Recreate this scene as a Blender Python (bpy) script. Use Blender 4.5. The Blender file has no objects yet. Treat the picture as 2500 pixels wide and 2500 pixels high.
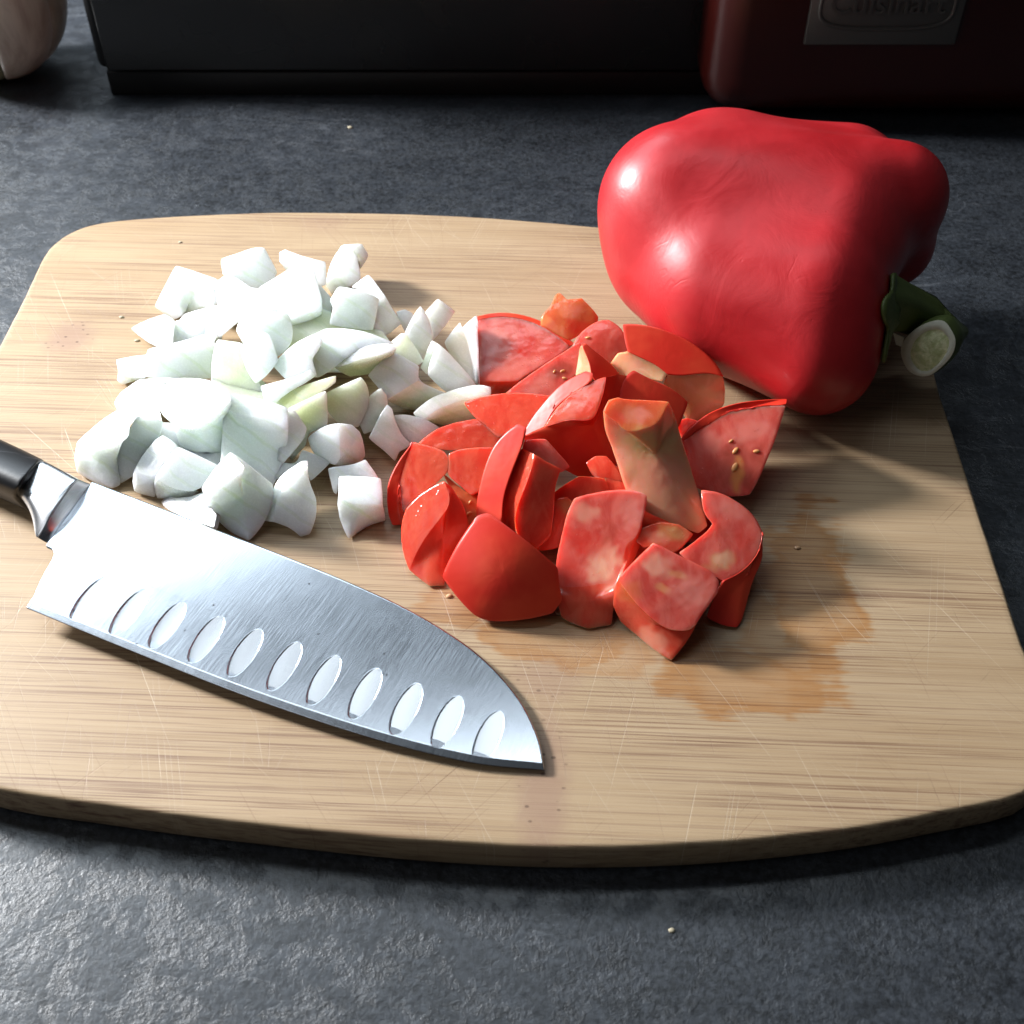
import bpy, bmesh, math, random
import numpy as np
from mathutils import Vector, Matrix, noise

random.seed(4)
S = bpy.context.scene
COL = S.collection

# ------------------------------------------------------------------ camera
CAM_H = 0.285                       # height of the lens above the board's top face (z = 0)
FPX = 2875.0                        # focal length in pixels of the 2500 px photograph
TH = math.radians(45.0)
cam_d = bpy.data.cameras.new('camera')
cam = bpy.data.objects.new('camera', cam_d)
COL.objects.link(cam)
cam.location = (0, 0, CAM_H)
cam.rotation_euler = (TH, 0, 0)
cam_d.sensor_width = 3.6
cam_d.lens = 3.6 * FPX / 2500.0
cam_d.clip_start = 0.01
cam_d.clip_end = 20
cam_d.dof.use_dof = True
cam_d.dof.focus_distance = 0.40
cam_d.dof.aperture_fstop = 2.2
S.camera = cam

# ------------------------------------------------------------------ light
W = bpy.data.worlds.new('World')
S.world = W
W.use_nodes = True
W.node_tree.nodes['Background'].inputs[0].default_value = (0.80, 0.90, 1.0, 1)
W.node_tree.nodes['Background'].inputs[1].default_value = 0.030
S.view_settings.view_transform = 'Standard'
S.view_settings.look = 'None'
S.view_settings.exposure = 0
S.view_settings.gamma = 1
S.cycles.use_denoising = True
S.cycles.max_bounces = 8
S.cycles.sample_clamp_indirect = 6

CEN = Vector((-0.02, 0.30, 0))


def lamp(name, az, el, dist, sx, sy, watts, col, aim=CEN):
    d = bpy.data.lights.new(name, 'AREA')
    d.shape = 'RECTANGLE'
    d.size, d.size_y = sx, sy
    d.energy = watts
    d.color = col
    o = bpy.data.objects.new(name, d)
    COL.objects.link(o)
    a, e = math.radians(az), math.radians(el)
    v = Vector((-math.sin(a) * math.cos(e), math.cos(a) * math.cos(e), math.sin(e)))
    o.location = aim + v * dist
    o.rotation_euler = v.to_track_quat('Z', 'Y').to_euler()
    return o


lamp('window_key', 64, 26, 1.10, 0.17, 0.17, 34.0, (0.98, 0.99, 1.0))
lamp('window_sky', 34, 40, 1.15, 1.10, 0.30, 6.4, (0.78, 0.90, 1.0))
lamp('sheen_lamp_left', 58, 50, 1.25, 0.30, 0.22, 1.6, (0.78, 0.90, 1.0))  # added lamp, gives the counter its sheen on the left
lamp('strip_lamp_high', 12, 70, 1.10, 0.95, 0.11, 1.8, (0.82, 0.92, 1.0))  # added strip lamp, shaped to brighten the blade dimples and highlight the pepper
lamp('bounce_fill', 118, 42, 1.1, 0.7, 0.5, 1.3, (0.92, 0.96, 1.0))  # added soft fill in place of room bounce, lifts the onions' front faces


# ------------------------------------------------------------------ helpers
def ray(px, py):
    u, v = (px - 1250) / FPX, (py - 1250) / FPX
    c, s = math.cos(TH), math.sin(TH)
    return Vector((u, c - v * s, -s - v * c))


CAMP = Vector((0, 0, CAM_H))


def at(px, py, z=0.0):
    """world point where the sight line of a photo pixel meets the height z (metres)"""
    d = ray(px, py)
    return CAMP + d * ((z - CAM_H) / d.z)


def at_y(px, py, y):
    d = ray(px, py)
    return CAMP + d * (y / d.y)


def new_mat(name):
    m = bpy.data.materials.new(name)
    m.use_nodes = True
    return m


class NT:
    def __init__(self, m):
        self.t = m.node_tree
        self.bsdf = self.t.nodes['Principled BSDF']

    def n(self, typ, **kw):
        nd = self.t.nodes.new(typ)
        for k, v in kw.items():
            setattr(nd, k, v)
        return nd

    def put(self, sock, v):
        if isinstance(v, bpy.types.NodeSocket):
            self.t.links.new(v, sock)
        elif v is not None:
            if isinstance(v, (tuple, list)) and len(v) == 3 and sock.type == 'RGBA':
                v = (*v, 1)
            sock.default_value = v

    def coord(self, kind='Object'):
        return self.n('ShaderNodeTexCoord').outputs[kind]

    def mapping(self, vec, loc=(0, 0, 0), rot=(0, 0, 0), sc=(1, 1, 1)):
        m = self.n('ShaderNodeMapping')
        self.put(m.inputs['Vector'], vec)
        m.inputs['Location'].default_value = loc
        m.inputs['Rotation'].default_value = rot
        m.inputs['Scale'].default_value = sc
        return m.outputs[0]

    def noise(self, vec, scale=5, detail=3, rough=0.5, dist=0.0, out='Fac'):
        m = self.n('ShaderNodeTexNoise')
        self.put(m.inputs['Vector'], vec)
        m.inputs['Scale'].default_value = scale
        m.inputs['Detail'].default_value = detail
        m.inputs['Roughness'].default_value = rough
        m.inputs['Distortion'].default_value = dist
        return m.outputs[out]

    def voro(self, vec, scale=5, feature='F1', out='Distance'):
        m = self.n('ShaderNodeTexVoronoi', feature=feature)
        self.put(m.inputs['Vector'], vec)
        m.inputs['Scale'].default_value = scale
        return m.outputs[out]

    def ramp(self, fac, a, b, lo=0.0, hi=1.0):
        m = self.n('ShaderNodeMapRange')
        m.interpolation_type = 'SMOOTHSTEP'
        self.put(m.inputs[0], fac)
        m.inputs[1].default_value, m.inputs[2].default_value = a, b
        m.inputs[3].default_value, m.inputs[4].default_value = lo, hi
        return m.outputs[0]

    def math(self, op, a, b=None, clamp=False):
        m = self.n('ShaderNodeMath', operation=op, use_clamp=clamp)
        self.put(m.inputs[0], a)
        if b is not None:
            self.put(m.inputs[1], b)
        return m.outputs[0]

    def mix(self, fac, a, b, mode='MIX'):
        m = self.n('ShaderNodeMix', data_type='RGBA', blend_type=mode)
        self.put(m.inputs[0], fac)
        self.put(m.inputs[6], a)
        self.put(m.inputs[7], b)
        return m.outputs[2]

    def bump(self, h, strength=0.3, dist=0.001, normal=None):
        m = self.n('ShaderNodeBump')
        m.inputs['Strength'].default_value = strength
        m.inputs['Distance'].default_value = dist
        self.put(m.inputs['Height'], h)
        if normal is not None:
            self.put(m.inputs['Normal'], normal)
        return m.outputs[0]

    def set(self, **kw):
        for k, v in kw.items():
            self.put(self.bsdf.inputs[k.replace('_', ' ')], v)


def link(o, parent=None):
    COL.objects.link(o)
    if parent is not None:
        o.parent = parent
        o.matrix_parent_inverse = parent.matrix_world.inverted()
    return o


def mesh_obj(name, verts, faces, mat, parent=None, smooth=True, mats=None):
    me = bpy.data.meshes.new(name)
    me.from_pydata([tuple(v) for v in verts], [], faces)
    me.validate()
    for m in ([mat] if mats is None else mats):
        me.materials.append(m)
    if smooth:
        me.polygons.foreach_set('use_smooth', [True] * len(me.polygons))
    o = bpy.data.objects.new(name, me)
    return link(o, parent)


def bm_obj(name, bm, mat, parent=None, smooth=False):
    me = bpy.data.meshes.new(name)
    bmesh.ops.recalc_face_normals(bm, faces=bm.faces)
    bm.to_mesh(me)
    bm.free()
    me.materials.append(mat)
    if smooth:
        me.polygons.foreach_set('use_smooth', [True] * len(me.polygons))
    return link(bpy.data.objects.new(name, me), parent)


def tag(o, label, cat, group=None):
    o['label'] = label
    o['category'] = cat
    if group:
        o['group'] = group
    return o


def thing(name, loc, label, cat, group=None):
    o = bpy.data.objects.new(name, None)
    o.empty_display_size = 0.01
    o.location = loc
    COL.objects.link(o)
    o.matrix_world = Matrix.Translation(loc)
    return tag(o, label, cat, group)


# ------------------------------------------------------------------ materials
def mat_counter():
    m = new_mat('dark_slate_laminate')
    t = NT(m)
    c = t.coord()
    big = t.noise(c, 9, 6, 0.62, 0.6)
    mid = t.noise(t.mapping(c, rot=(0, 0, 0.6), sc=(1, 2.2, 1)), 55, 8, 0.72, 0.8)
    fine = t.noise(c, 520, 4, 0.7)
    vein = t.noise(t.mapping(c, rot=(0, 0, 0.72), sc=(1, 3.2, 1)), 17, 6, 0.6, 1.6)
    v = t.math('ABSOLUTE', t.math('SUBTRACT', vein, 0.5))
    v = t.ramp(v, 0.0, 0.018, 1.0, 0.0)
    v = t.math('MULTIPLY', v, t.ramp(big, 0.5, 0.68))
    tone = t.math('ADD', t.math('MULTIPLY', big, 0.40), t.math('MULTIPLY', mid, 0.75))
    tone = t.ramp(tone, 0.42, 0.78)
    col = t.mix(tone, (0.008, 0.009, 0.0105), (0.030, 0.034, 0.041))
    col = t.mix(t.ramp(fine, 0.35, 0.75, 0.0, 0.65), col, (0.060, 0.068, 0.082))
    col = t.mix(t.ramp(fine, 0.30, 0.48, 0.7, 0.0), col, (0.008, 0.009, 0.011))
    col = t.mix(t.math('MULTIPLY', v, 0.55), col, (0.17, 0.18, 0.20))
    plate = t.noise(c, 120, 5, 0.6, 0.4)
    plate = t.ramp(plate, 0.40, 0.58)
    h = t.math('ADD', t.math('MULTIPLY', plate, 0.35), t.math('MULTIPLY', t.math('MULTIPLY', t.noise(c, 420, 5, 0.68), t.ramp(plate, 0, 1, 1.0, 0.35)), 0.9))
    t.set(Base_Color=col, Roughness=t.ramp(plate, 0, 1, 0.42, 0.34),
          Normal=t.bump(h, 0.62, 0.0009))
    t.bsdf.inputs['Specular IOR Level'].default_value = 0.75
    return m


def mat_bamboo():
    m = new_mat('bamboo')
    t = NT(m)
    c0 = t.coord()
    c = t.mapping(c0, rot=(0, 0, math.radians(2.6)))
    c_g = c
    sep = t.n('ShaderNodeSeparateXYZ')
    t.put(sep.inputs[0], c)
    X, Y = sep.outputs[0], sep.outputs[1]
    # laminated strips, each its own tone
    strip = t.math('FLOOR', t.math('MULTIPLY', Y, 1 / 0.019))
    wn = t.n('ShaderNodeTexWhiteNoise', noise_dimensions='1D')
    t.put(wn.inputs['W'], strip)
    soft = t.noise(t.mapping(c, sc=(7, 55, 55)), 1, 4, 0.6)
    fib = t.noise(t.mapping(c, sc=(14, 2200, 700)), 1, 3, 0.6)
    col = t.mix(t.ramp(soft, 0.3, 0.7), (0.36, 0.243, 0.136), (0.425, 0.302, 0.180))
    col = t.mix(t.math('MULTIPLY', wn.outputs[0], 0.38), col, (0.405, 0.27, 0.15))
    col = t.mix(t.ramp(fib, 0.35, 0.7, 0.0, 0.35), col, (0.50, 0.38, 0.255))
    # dark vascular dashes along the grain
    zone = t.noise(t.mapping(c, loc=(3, 1, 0), sc=(9, 26, 1)), 1, 3, 0.6)
    for k, (sx, sy, lo, hi, amt) in enumerate(((8, 1050, 0.57, 0.64, 0.62), (5, 800, 0.60, 0.66, 0.50), (14, 1900, 0.56, 0.66, 0.58), (26, 1500, 0.57, 0.66, 0.45))):
        d = t.noise(t.mapping(c, loc=(k * 3.1, k * 7.7, 0), sc=(sx, sy, sy * .6)), 1, 2, 0.5)
        d = t.math('MULTIPLY', t.ramp(d, lo, hi), t.ramp(zone, 0.34, 0.62, 0.35 * amt, amt))
        col = t.mix(d, col, (0.17, 0.085, 0.05))
    # bamboo node bands: smudged, with pores
    pore = t.voro(t.mapping(c, sc=(1, 1.5, 1)), 260)
    pore = t.ramp(pore, 0.10, 0.24, 1.0, 0.0)
    for (bx, by, wx, wy, amt) in ((0.0085, 0.178, 0.009, 0.030, 0.9), (-0.178, 0.384, 0.012, 0.014, 1.0), (-0.086, 0.470, 0.013, 0.010, 0.35),
                                  (0.010, 0.214, 0.012, 0.010, 0.6), (-0.185, 0.310, 0.020, 0.010, 0.4), (0.085, 0.300, 0.02, 0.012, 0.3)):
        wb = Matrix.Rotation(math.radians(2.6), 3, 'Z') @ Vector((bx, by, 0))
        q = t.mapping(c, loc=(-wb.x / wx, -wb.y / wy, 0), sc=(1 / wx, 1 / wy, 1))
        ln = t.n('ShaderNodeVectorMath', operation='LENGTH')
        t.put(ln.inputs[0], q)
        wob = t.math('ADD', ln.outputs['Value'], t.math('MULTIPLY', t.noise(c, 160, 4, 0.7), 0.9))
        msk = t.ramp(wob, 0.75, 1.6, amt, 0.0)
        col = t.mix(t.math('MULTIPLY', msk, 0.62), col, (0.30, 0.175, 0.125))
        col = t.mix(t.math('MULTIPLY', t.math('MULTIPLY', msk, pore), 0.9), col, (0.09, 0.045, 0.03))
    # tomato juice that soaked in
    wet = None
    for (px, py, rx, ry, amt) in ((1985, 1430, 0.017, 0.040, 1.0), (1790, 1650, 0.026, 0.017, 1.0), (1900, 1560, 0.02, 0.02, .8), (1340, 1560, 0.023, 0.011, 0.9),
                                  (1110, 1480, 0.012, 0.010, 0.8), (1480, 1600, 0.02, 0.010, 0.6)):
        w = at(px, py)
        ww = Matrix.Rotation(math.radians(2.6), 3, 'Z') @ w
        q = t.mapping(c, loc=(-ww.x / rx, -ww.y / ry, 0), sc=(1 / rx, 1 / ry, 1))
        ln = t.n('ShaderNodeVectorMath', operation='LENGTH')
        t.put(ln.inputs[0], q)
        wob = t.math('ADD', ln.outputs['Value'], t.math('ADD', t.math('MULTIPLY', t.math('SUBTRACT', t.noise(t.mapping(c, sc=(1, 1, 1)), 55, 3, 0.45), 0.5), 1.7), t.math('MULTIPLY', t.math('SUBTRACT', t.noise(t.mapping(c, sc=(.25, 5, 1)), 150, 3, 0.6), 0.5), 0.7)))
        e = t.math('MULTIPLY', t.ramp(wob, 0.74, 1.02, 1.0, 0.0), t.ramp(wob, 0.25, 0.95, 0.55 * amt, amt))
        wet = e if wet is None else t.math('MAXIMUM', wet, e)
    col = t.mix(t.math('MULTIPLY', wet, 0.9), col, t.mix(1.0, col, (0.86, 0.56, 0.29), 'MULTIPLY'))
    # knife scratches
    h = t.math('MULTIPLY', fib, 0.6)
    for k, (rot, sx, sy, lo, lite) in enumerate(((1.25, 12, 2300, 0.70, 1), (1.05, 10, 2000, 0.715, 1), (1.8, 12, 2200, 0.71, 1), (0.72, 10, 2000, 0.725, 1),
                                                 (1.42, 16, 2100, 0.70, 0), (2.3, 14, 2000, 0.72, 0), (0.95, 15, 2200, 0.71, 0))):
        q = t.mapping(c, rot=(0, 0, rot), loc=(k * 1.7, k * 2.9, 0))
        q = t.mapping(q, sc=(sx, sy, 1))
        s = t.ramp(t.noise(q, 1, 1, 0.4), lo, lo + 0.04)
        s = t.math('MULTIPLY', s, t.ramp(t.noise(t.mapping(c, loc=(k * 5, 0, 0)), 22, 2, 0.5), 0.42, 0.6))
        col = t.mix(t.math('MULTIPLY', s, 0.45 if lite else 0.55), col, (0.62, 0.50, 0.37) if lite else (0.27, 0.15, 0.085))
        h = t.math('SUBTRACT', h, t.math('MULTIPLY', s, 0.8))
    t.set(Base_Color=col, Roughness=t.math('SUBTRACT', t.ramp(soft, 0.3, 0.7, 0.44, 0.56), t.math('MULTIPLY', wet, 0.16)), Normal=t.bump(h, 0.35, 0.0004))
    t.bsdf.inputs['Specular IOR Level'].default_value = 0.4
    return m


def mat_onion(name, base, tint):
    m = new_mat(name)
    t = NT(m)
    c = t.coord('Object')
    info = t.n('ShaderNodeObjectInfo')
    cs = t.n('ShaderNodeVectorMath', operation='ADD')
    t.put(cs.inputs[0], c)
    t.put(cs.inputs[1], info.outputs['Location'])
    lo = t.noise(cs.outputs[0], 70, 3, 0.5)
    col = t.mix(t.ramp(lo, 0.35, 0.7), base, tint)
    fine = t.noise(cs.outputs[0], 1500, 3, 0.6)
    str_ = t.noise(t.mapping(cs.outputs[0], rot=(0.3, 0.5, 0.7), sc=(1500, 120, 300)), 1, 2, 0.5)
    h = t.math('ADD', t.math('MULTIPLY', fine, 0.5), t.math('MULTIPLY', str_, 0.6))
    wv = t.n('ShaderNodeTexWave', wave_type='BANDS', bands_direction='DIAGONAL')
    t.put(wv.inputs['Vector'], cs.outputs[0])
    wv.inputs['Scale'].default_value = 55
    wv.inputs['Distortion'].default_value = 2.5
    wv.inputs['Detail'].default_value = 2
    wv.inputs['Detail Scale'].default_value = 1.2
    ln = t.ramp(wv.outputs['Fac'], 0.86, 0.99)
    col = t.mix(t.math('MULTIPLY', ln, 0.30), col, (0.66, 0.78, 0.55))
    gl = t.ramp(t.noise(cs.outputs[0], 130, 2, 0.5), 0.5, 0.62)
    drops = t.math('MULTIPLY', t.ramp(t.voro(cs.outputs[0], 800), 0.10, 0.26, 1.0, 0.0), gl)
    h = t.math('ADD', h, t.math('SUBTRACT', t.math('MULTIPLY', drops, 1.0), t.math('MULTIPLY', ln, 0.5)))
    t.set(Base_Color=col, Roughness=t.ramp(fine, 0.3, 0.7, 0.18, 0.32), Normal=t.bump(h, 0.20, 0.0004))
    t.bsdf.inputs['Subsurface Weight'].default_value = 1.0
    t.bsdf.inputs['Subsurface Radius'].default_value = (1.0, 1.0, 0.85)
    t.bsdf.inputs['Subsurface Scale'].default_value = 0.013
    t.bsdf.inputs['Specular IOR Level'].default_value = 0.5
    return m


def mat_flesh(name, a, b, rough=0.15, sss=1.0):
    m = new_mat(name)
    t = NT(m)
    c = t.coord('Object')
    info = t.n('ShaderNodeObjectInfo')
    cs = t.n('ShaderNodeVectorMath', operation='ADD')
    t.put(cs.inputs[0], c)
    t.put(cs.inputs[1], info.outputs['Location'])
    lo = t.noise(t.mapping(cs.outputs[0], rot=(0.4, 0.2, 0.6), sc=(1.6, 0.7, 1)), 95, 5, 0.6, 0.8)
    col = t.mix(t.ramp(lo, 0.34, 0.68), a, b)
    vc_ = t.n('ShaderNodeVertexColor', layer_name='tint')
    col = t.mix(vc_.outputs['Alpha'], col, t.mix(t.ramp(lo, 0.3, 0.7, 0.0, 0.35), vc_.outputs['Color'], a))
    fine = t.noise(cs.outputs[0], 1300, 3, 0.6)
    drops = t.ramp(t.voro(cs.outputs[0], 620), 0.10, 0.24, 1.0, 0.0)
    drops = t.math('MULTIPLY', drops, t.ramp(t.noise(cs.outputs[0], 150, 2, 0.5), 0.52, 0.62))
    h = t.math('ADD', t.math('MULTIPLY', fine, 0.35), t.math('MULTIPLY', drops, 1.3))
    t.set(Base_Color=col, Roughness=t.ramp(fine, 0.3, 0.7, rough - 0.05, rough + 0.06), Normal=t.bump(h, 0.22, 0.0004))
    t.bsdf.inputs['Subsurface Weight'].default_value = sss
    t.bsdf.inputs['Subsurface Radius'].default_value = (1.0, 0.30, 0.18)
    t.bsdf.inputs['Subsurface Scale'].default_value = 0.006
    t.bsdf.inputs['Specular IOR Level'].default_value = 0.5
    return m


def mat_skin():
    m = new_mat('tomato_skin')
    t = NT(m)
    c = t.coord('Object')
    lo = t.noise(c, 60, 3, 0.5)
    col = t.mix(t.ramp(lo, 0.35, 0.68), (0.62, 0.026, 0.013), (0.70, 0.060, 0.024))
    fine = t.noise(c, 900, 2, 0.5)
    t.set(Base_Color=col, Roughness=0.36, Normal=t.bump(fine, 0.05, 0.0003))
    t.bsdf.inputs['Specular IOR Level'].default_value = 0.4
    return m


M = {}
M['counter'] = mat_counter()
M['bamboo'] = mat_bamboo()
M['w'] = mat_onion('onion_white', (0.81, 0.915, 0.855), (0.86, 0.935, 0.91))
M['g'] = mat_onion('onion_pale_green', (0.78, 0.88, 0.58), (0.82, 0.90, 0.70))
M['y'] = mat_onion('onion_yellow_green', (0.76, 0.85, 0.36), (0.80, 0.87, 0.50))
M['c'] = mat_onion('onion_cream', (0.84, 0.86, 0.68), (0.87, 0.89, 0.78))
M['f'] = mat_flesh('tomato_flesh', (0.58, 0.055, 0.028), (0.64, 0.11, 0.06))
M['p'] = mat_flesh('tomato_flesh_pink', (0.57, 0.072, 0.054), (0.64, 0.145, 0.11))
M['o'] = mat_flesh('tomato_flesh_pale', (0.62, 0.33, 0.17), (0.70, 0.40, 0.24))
M['v'] = mat_flesh('tomato_flesh_olive', (0.58, 0.27, 0.14), (0.64, 0.25, 0.15))
M['r'] = mat_flesh('tomato_flesh_red', (0.62, 0.055, 0.028), (0.68, 0.10, 0.055))
M['k'] = mat_flesh('tomato_gel', (0.55, 0.10, 0.04), (0.62, 0.17, 0.06), rough=0.14)
M['s'] = mat_skin()

# ------------------------------------------------------------------ counter and wall
BT = 0.0125                                       # board thickness; the counter lies at -BT
ZC = -BT - 0.0005
WALL_Y = at(1250, 240, ZC).y


def sheet(name, x0, x1, y0, y1, z, mat, n=1):
    o = mesh_obj(name, [(x0, y0, z), (x1, y0, z), (x1, y1, z), (x0, y1, z)], [(0, 1, 2, 3)], mat)
    o['kind'] = 'structure'
    return o


sheet('counter', -1.2, 1.2, -0.4, 1.3, ZC, M['counter'])

md = new_mat('black_plastic')
t = NT(md)
t.set(Base_Color=(0.006, 0.006, 0.0065), Specular_IOR_Level=0.2, Roughness=0.5, Normal=t.bump(t.noise(t.coord(), 700, 2, 0.5), 0.08, 0.0004))
md2 = new_mat('black_gloss_panel')
t = NT(md2)
t.set(Base_Color=(0.012, 0.0123, 0.0123), Roughness=t.ramp(t.noise(t.coord(), 14, 3, 0.6), 0.3, 0.7, 0.22, 0.34))


def box_bm(bm, x0, x1, y0, y1, z0, z1, bev=0.0, seg=3):
    r = bmesh.ops.create_cube(bm, size=1)
    vs = r['verts']
    for v in vs:
        v.co = Vector((x0 + (v.co.x + .5) * (x1 - x0), y0 + (v.co.y + .5) * (y1 - y0), z0 + (v.co.z + .5) * (z1 - z0)))
    if bev > 0:
        es = list({e for v in vs for e in v.link_edges})
        bmesh.ops.bevel(bm, geom=es, offset=bev, segments=seg, profile=0.5, affect='EDGES')


# black oven-like appliance standing along the back of the counter
ax0, ax1 = at_y(215, 100, WALL_Y).x, at_y(2700, 100, WALL_Y + 0.02).x
ap = thing('countertop_oven', (0.5 * (ax0 + ax1), WALL_Y + 0.01, ZC), 'black countertop appliance with glossy front panel standing along the back of the counter', 'appliance')
zl = at_y(900, 178, WALL_Y).z
bm = bmesh.new(); box_bm(bm, ax0 + .004, ax1 - .004, WALL_Y + 0.0035, WALL_Y + 0.20, ZC, zl - 0.0006, 0.001, 2)
bm_obj('plinth', bm, md, ap, True)
bm = bmesh.new(); box_bm(bm, ax0, ax1, WALL_Y + 0.004, WALL_Y + 0.20, zl, ZC + 0.150, 0.004, 3)
bm_obj('body', bm, md, ap, True)
bm = bmesh.new(); box_bm(bm, ax0 + .006, ax1 - .10, WALL_Y, WALL_Y + 0.0036, zl + 0.001, ZC + 0.145, 0.0012, 2)
bm_obj('front_panel', bm, md2, ap, True)

# red appliance with its metal badge
mr = new_mat('dark_red_enamel')
t = NT(mr)
t.set(Base_Color=t.mix(t.noise(t.coord(), 30, 3, 0.5), (0.032, 0.003, 0.002), (0.044, 0.004, 0.0025)), Roughness=0.30,
      Normal=t.bump(t.noise(t.coord(), 900, 2, 0.5), 0.04, 0.0003))
mb = new_mat('badge_metal')
t = NT(mb)
t.set(Base_Color=(0.11, 0.105, 0.095), Metallic=0.4, Roughness=t.ramp(t.noise(t.coord(), 300, 3, 0.6), 0.3, 0.7, 0.38, 0.5))
RY = WALL_Y - 0.035
rx0 = at_y(1722, 200, RY).x
rx1 = rx0 + 0.24
ra = thing('red_kitchen_appliance', (0.5 * (rx0 + rx1), RY + 0.08, ZC), 'dark red enamelled kitchen appliance with a metal badge, standing behind the pepper', 'appliance')
bm = bmesh.new(); box_bm(bm, rx0, rx1, RY, RY + 0.16, ZC + 0.004, ZC + 0.165, 0.020, 6)
bm_obj('body', bm, mr, ra, True)
for (fx, fy) in ((rx0 + .03, RY + .03), (rx1 - .03, RY + .03), (rx0 + .03, RY + .13), (rx1 - .03, RY + .13)):
    bm = bmesh.new()
    r = bmesh.ops.create_cone(bm, cap_ends=True, segments=16, radius1=0.008, radius2=0.008, depth=0.006)
    bmesh.ops.translate(bm, verts=r['verts'], vec=(fx, fy, ZC + 0.003))
    bm_obj('foot', bm, md, ra)
bl_, br_ = at_y(1961, 102, RY), at_y(2327, 109, RY)
bz0 = 0.5 * (bl_.z + br_.z)
bx0, bx1 = bl_.x, br_.x
bw = bx1 - bx0
bh = bw * 0.42
bm = bmesh.new(); box_bm(bm, bx0, bx1, RY - 0.0022, RY + 0.001, bz0, bz0 + bh, 0.0006, 2)
bg = bm_obj('badge', bm, mb, ra, True)


def tube(name, pts, rad, mat, parent=None, seg=10, closed=False, caps=True):
    """swept tube; rad is a number or a list"""
    V, Fc = [], []
    n = len(pts)
    pts = [Vector(p) for p in pts]
    up = None
    for i, p in enumerate(pts):
        a = pts[(i - 1) % n] if (closed or i > 0) else p
        b = pts[(i + 1) % n] if (closed or i < n - 1) else p
        tg = (b - a).normalized()
        if up is None:
            up = tg.orthogonal().normalized()
        up = (up - tg * up.dot(tg)).normalized()
        sd = tg.cross(up)
        r = rad[i] if isinstance(rad, (list, tuple)) else rad
        for k in range(seg):
            an = 2 * math.pi * k / seg
            V.append(p + up * (r * math.cos(an)) + sd * (r * math.sin(an)))
    m_ = n if closed else n - 1
    for i in range(m_):
        j = (i + 1) % n
        for k in range(seg):
            l = (k + 1) % seg
            Fc.append((i * seg + k, i * seg + l, j * seg + l, j * seg + k))
    if caps and not closed:
        Fc.append(tuple(range(seg))[::-1])
        Fc.append(tuple((n - 1) * seg + k for k in range(seg)))
    return mesh_obj(name, V, Fc, mat, parent)


# raised oval rim and lettering on the badge
rim = []
cx, cz = 0.5 * (bx0 + bx1), bz0 + bh * 0.62
for k in range(48):
    a = 2 * math.pi * k / 48
    q = 2 / 3.4
    rim.append((cx + bw * 0.435 * math.copysign(abs(math.cos(a)) ** q, math.cos(a)), RY - 0.0022, cz + bh * 0.36 * math.copysign(abs(math.sin(a)) ** q, math.sin(a))))
tube('badge_rim', rim, 0.0011, mb, bg, 8, closed=True)
tc = bpy.data.curves.new('lettering', 'FONT')
tc.body = 'Cuisinart'
tc.align_x = 'CENTER'
tc.size = bw * 0.205
tc.extrude = 0.0005
tc.bevel_depth = 0.0001
tmp = bpy.data.objects.new('lettering', tc)
COL.objects.link(tmp)
dg = bpy.context.evaluated_depsgraph_get()
me = bpy.data.meshes.new_from_object(tmp.evaluated_get(dg))
bpy.data.objects.remove(tmp)
lo_ = bpy.data.objects.new('lettering', me)
me.materials.clear(); me.materials.append(mb)
lo_.location = (cx, RY - 0.0027, bz0 + bh * 0.50)
lo_.rotation_euler = (math.pi / 2, 0, 0)
link(lo_)
bpy.context.view_layer.update()
lo_.parent = bg
lo_.matrix_parent_inverse = bg.matrix_world.inverted()

# ------------------------------------------------------------------ cutting board
cm = lambda l: [Vector((x / 100, y / 100, 0)) for x, y in l]
px = [(0, 838), (19, 801), (50, 742), (78, 683), (99, 639), (118, 608), (137, 590), (161, 573), (202, 554), (248, 543), (311, 535), (404, 528), (500, 523),
      (630, 518), (760, 517), (1000, 521), (1200, 531), (1440, 551)]
out = [at(a, b) for a, b in px]
out += cm([(8, 46.0), (11.5, 45.0), (14.2, 43.8), (15.8, 42.2), (16.45, 40.3), (16.45, 37)])
out += [at(2297, 964), at(2350, 1125), at(2400, 1277), at(2450, 1430), at(2497, 1572)]
out += cm([(15.75, 21.2), (15.5, 19.6), (14.9, 18.3)])
out += [at(2500, 1940), at(2300, 1985), at(2100, 2022), at(1900, 2046), at(1700, 2062), at(1500, 2069), at(1300, 2068), at(1100, 2058), at(900, 2042),
        at(640, 2014), at(400, 1986), at(200, 1958), at(0, 1928)]
out += cm([(-17, 18.5), (-19.3, 19.7), (-20.5, 21.3), (-20.9, 23.2), (-20.9, 28), (-20.8, 33)])


def catmull(pts, sub=4):
    n = len(pts)
    r = []
    for i in range(n):
        p0, p1, p2, p3 = pts[i - 1], pts[i], pts[(i + 1) % n], pts[(i + 2) % n]
        for k in range(sub):
            u = k / sub
            r.append(0.5 * ((2 * p1) + (p2 - p0) * u + (2 * p0 - 5 * p1 + 4 * p2 - p3) * u * u + (3 * p1 - p0 - 3 * p2 + p3) * u ** 3))
    return r


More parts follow.
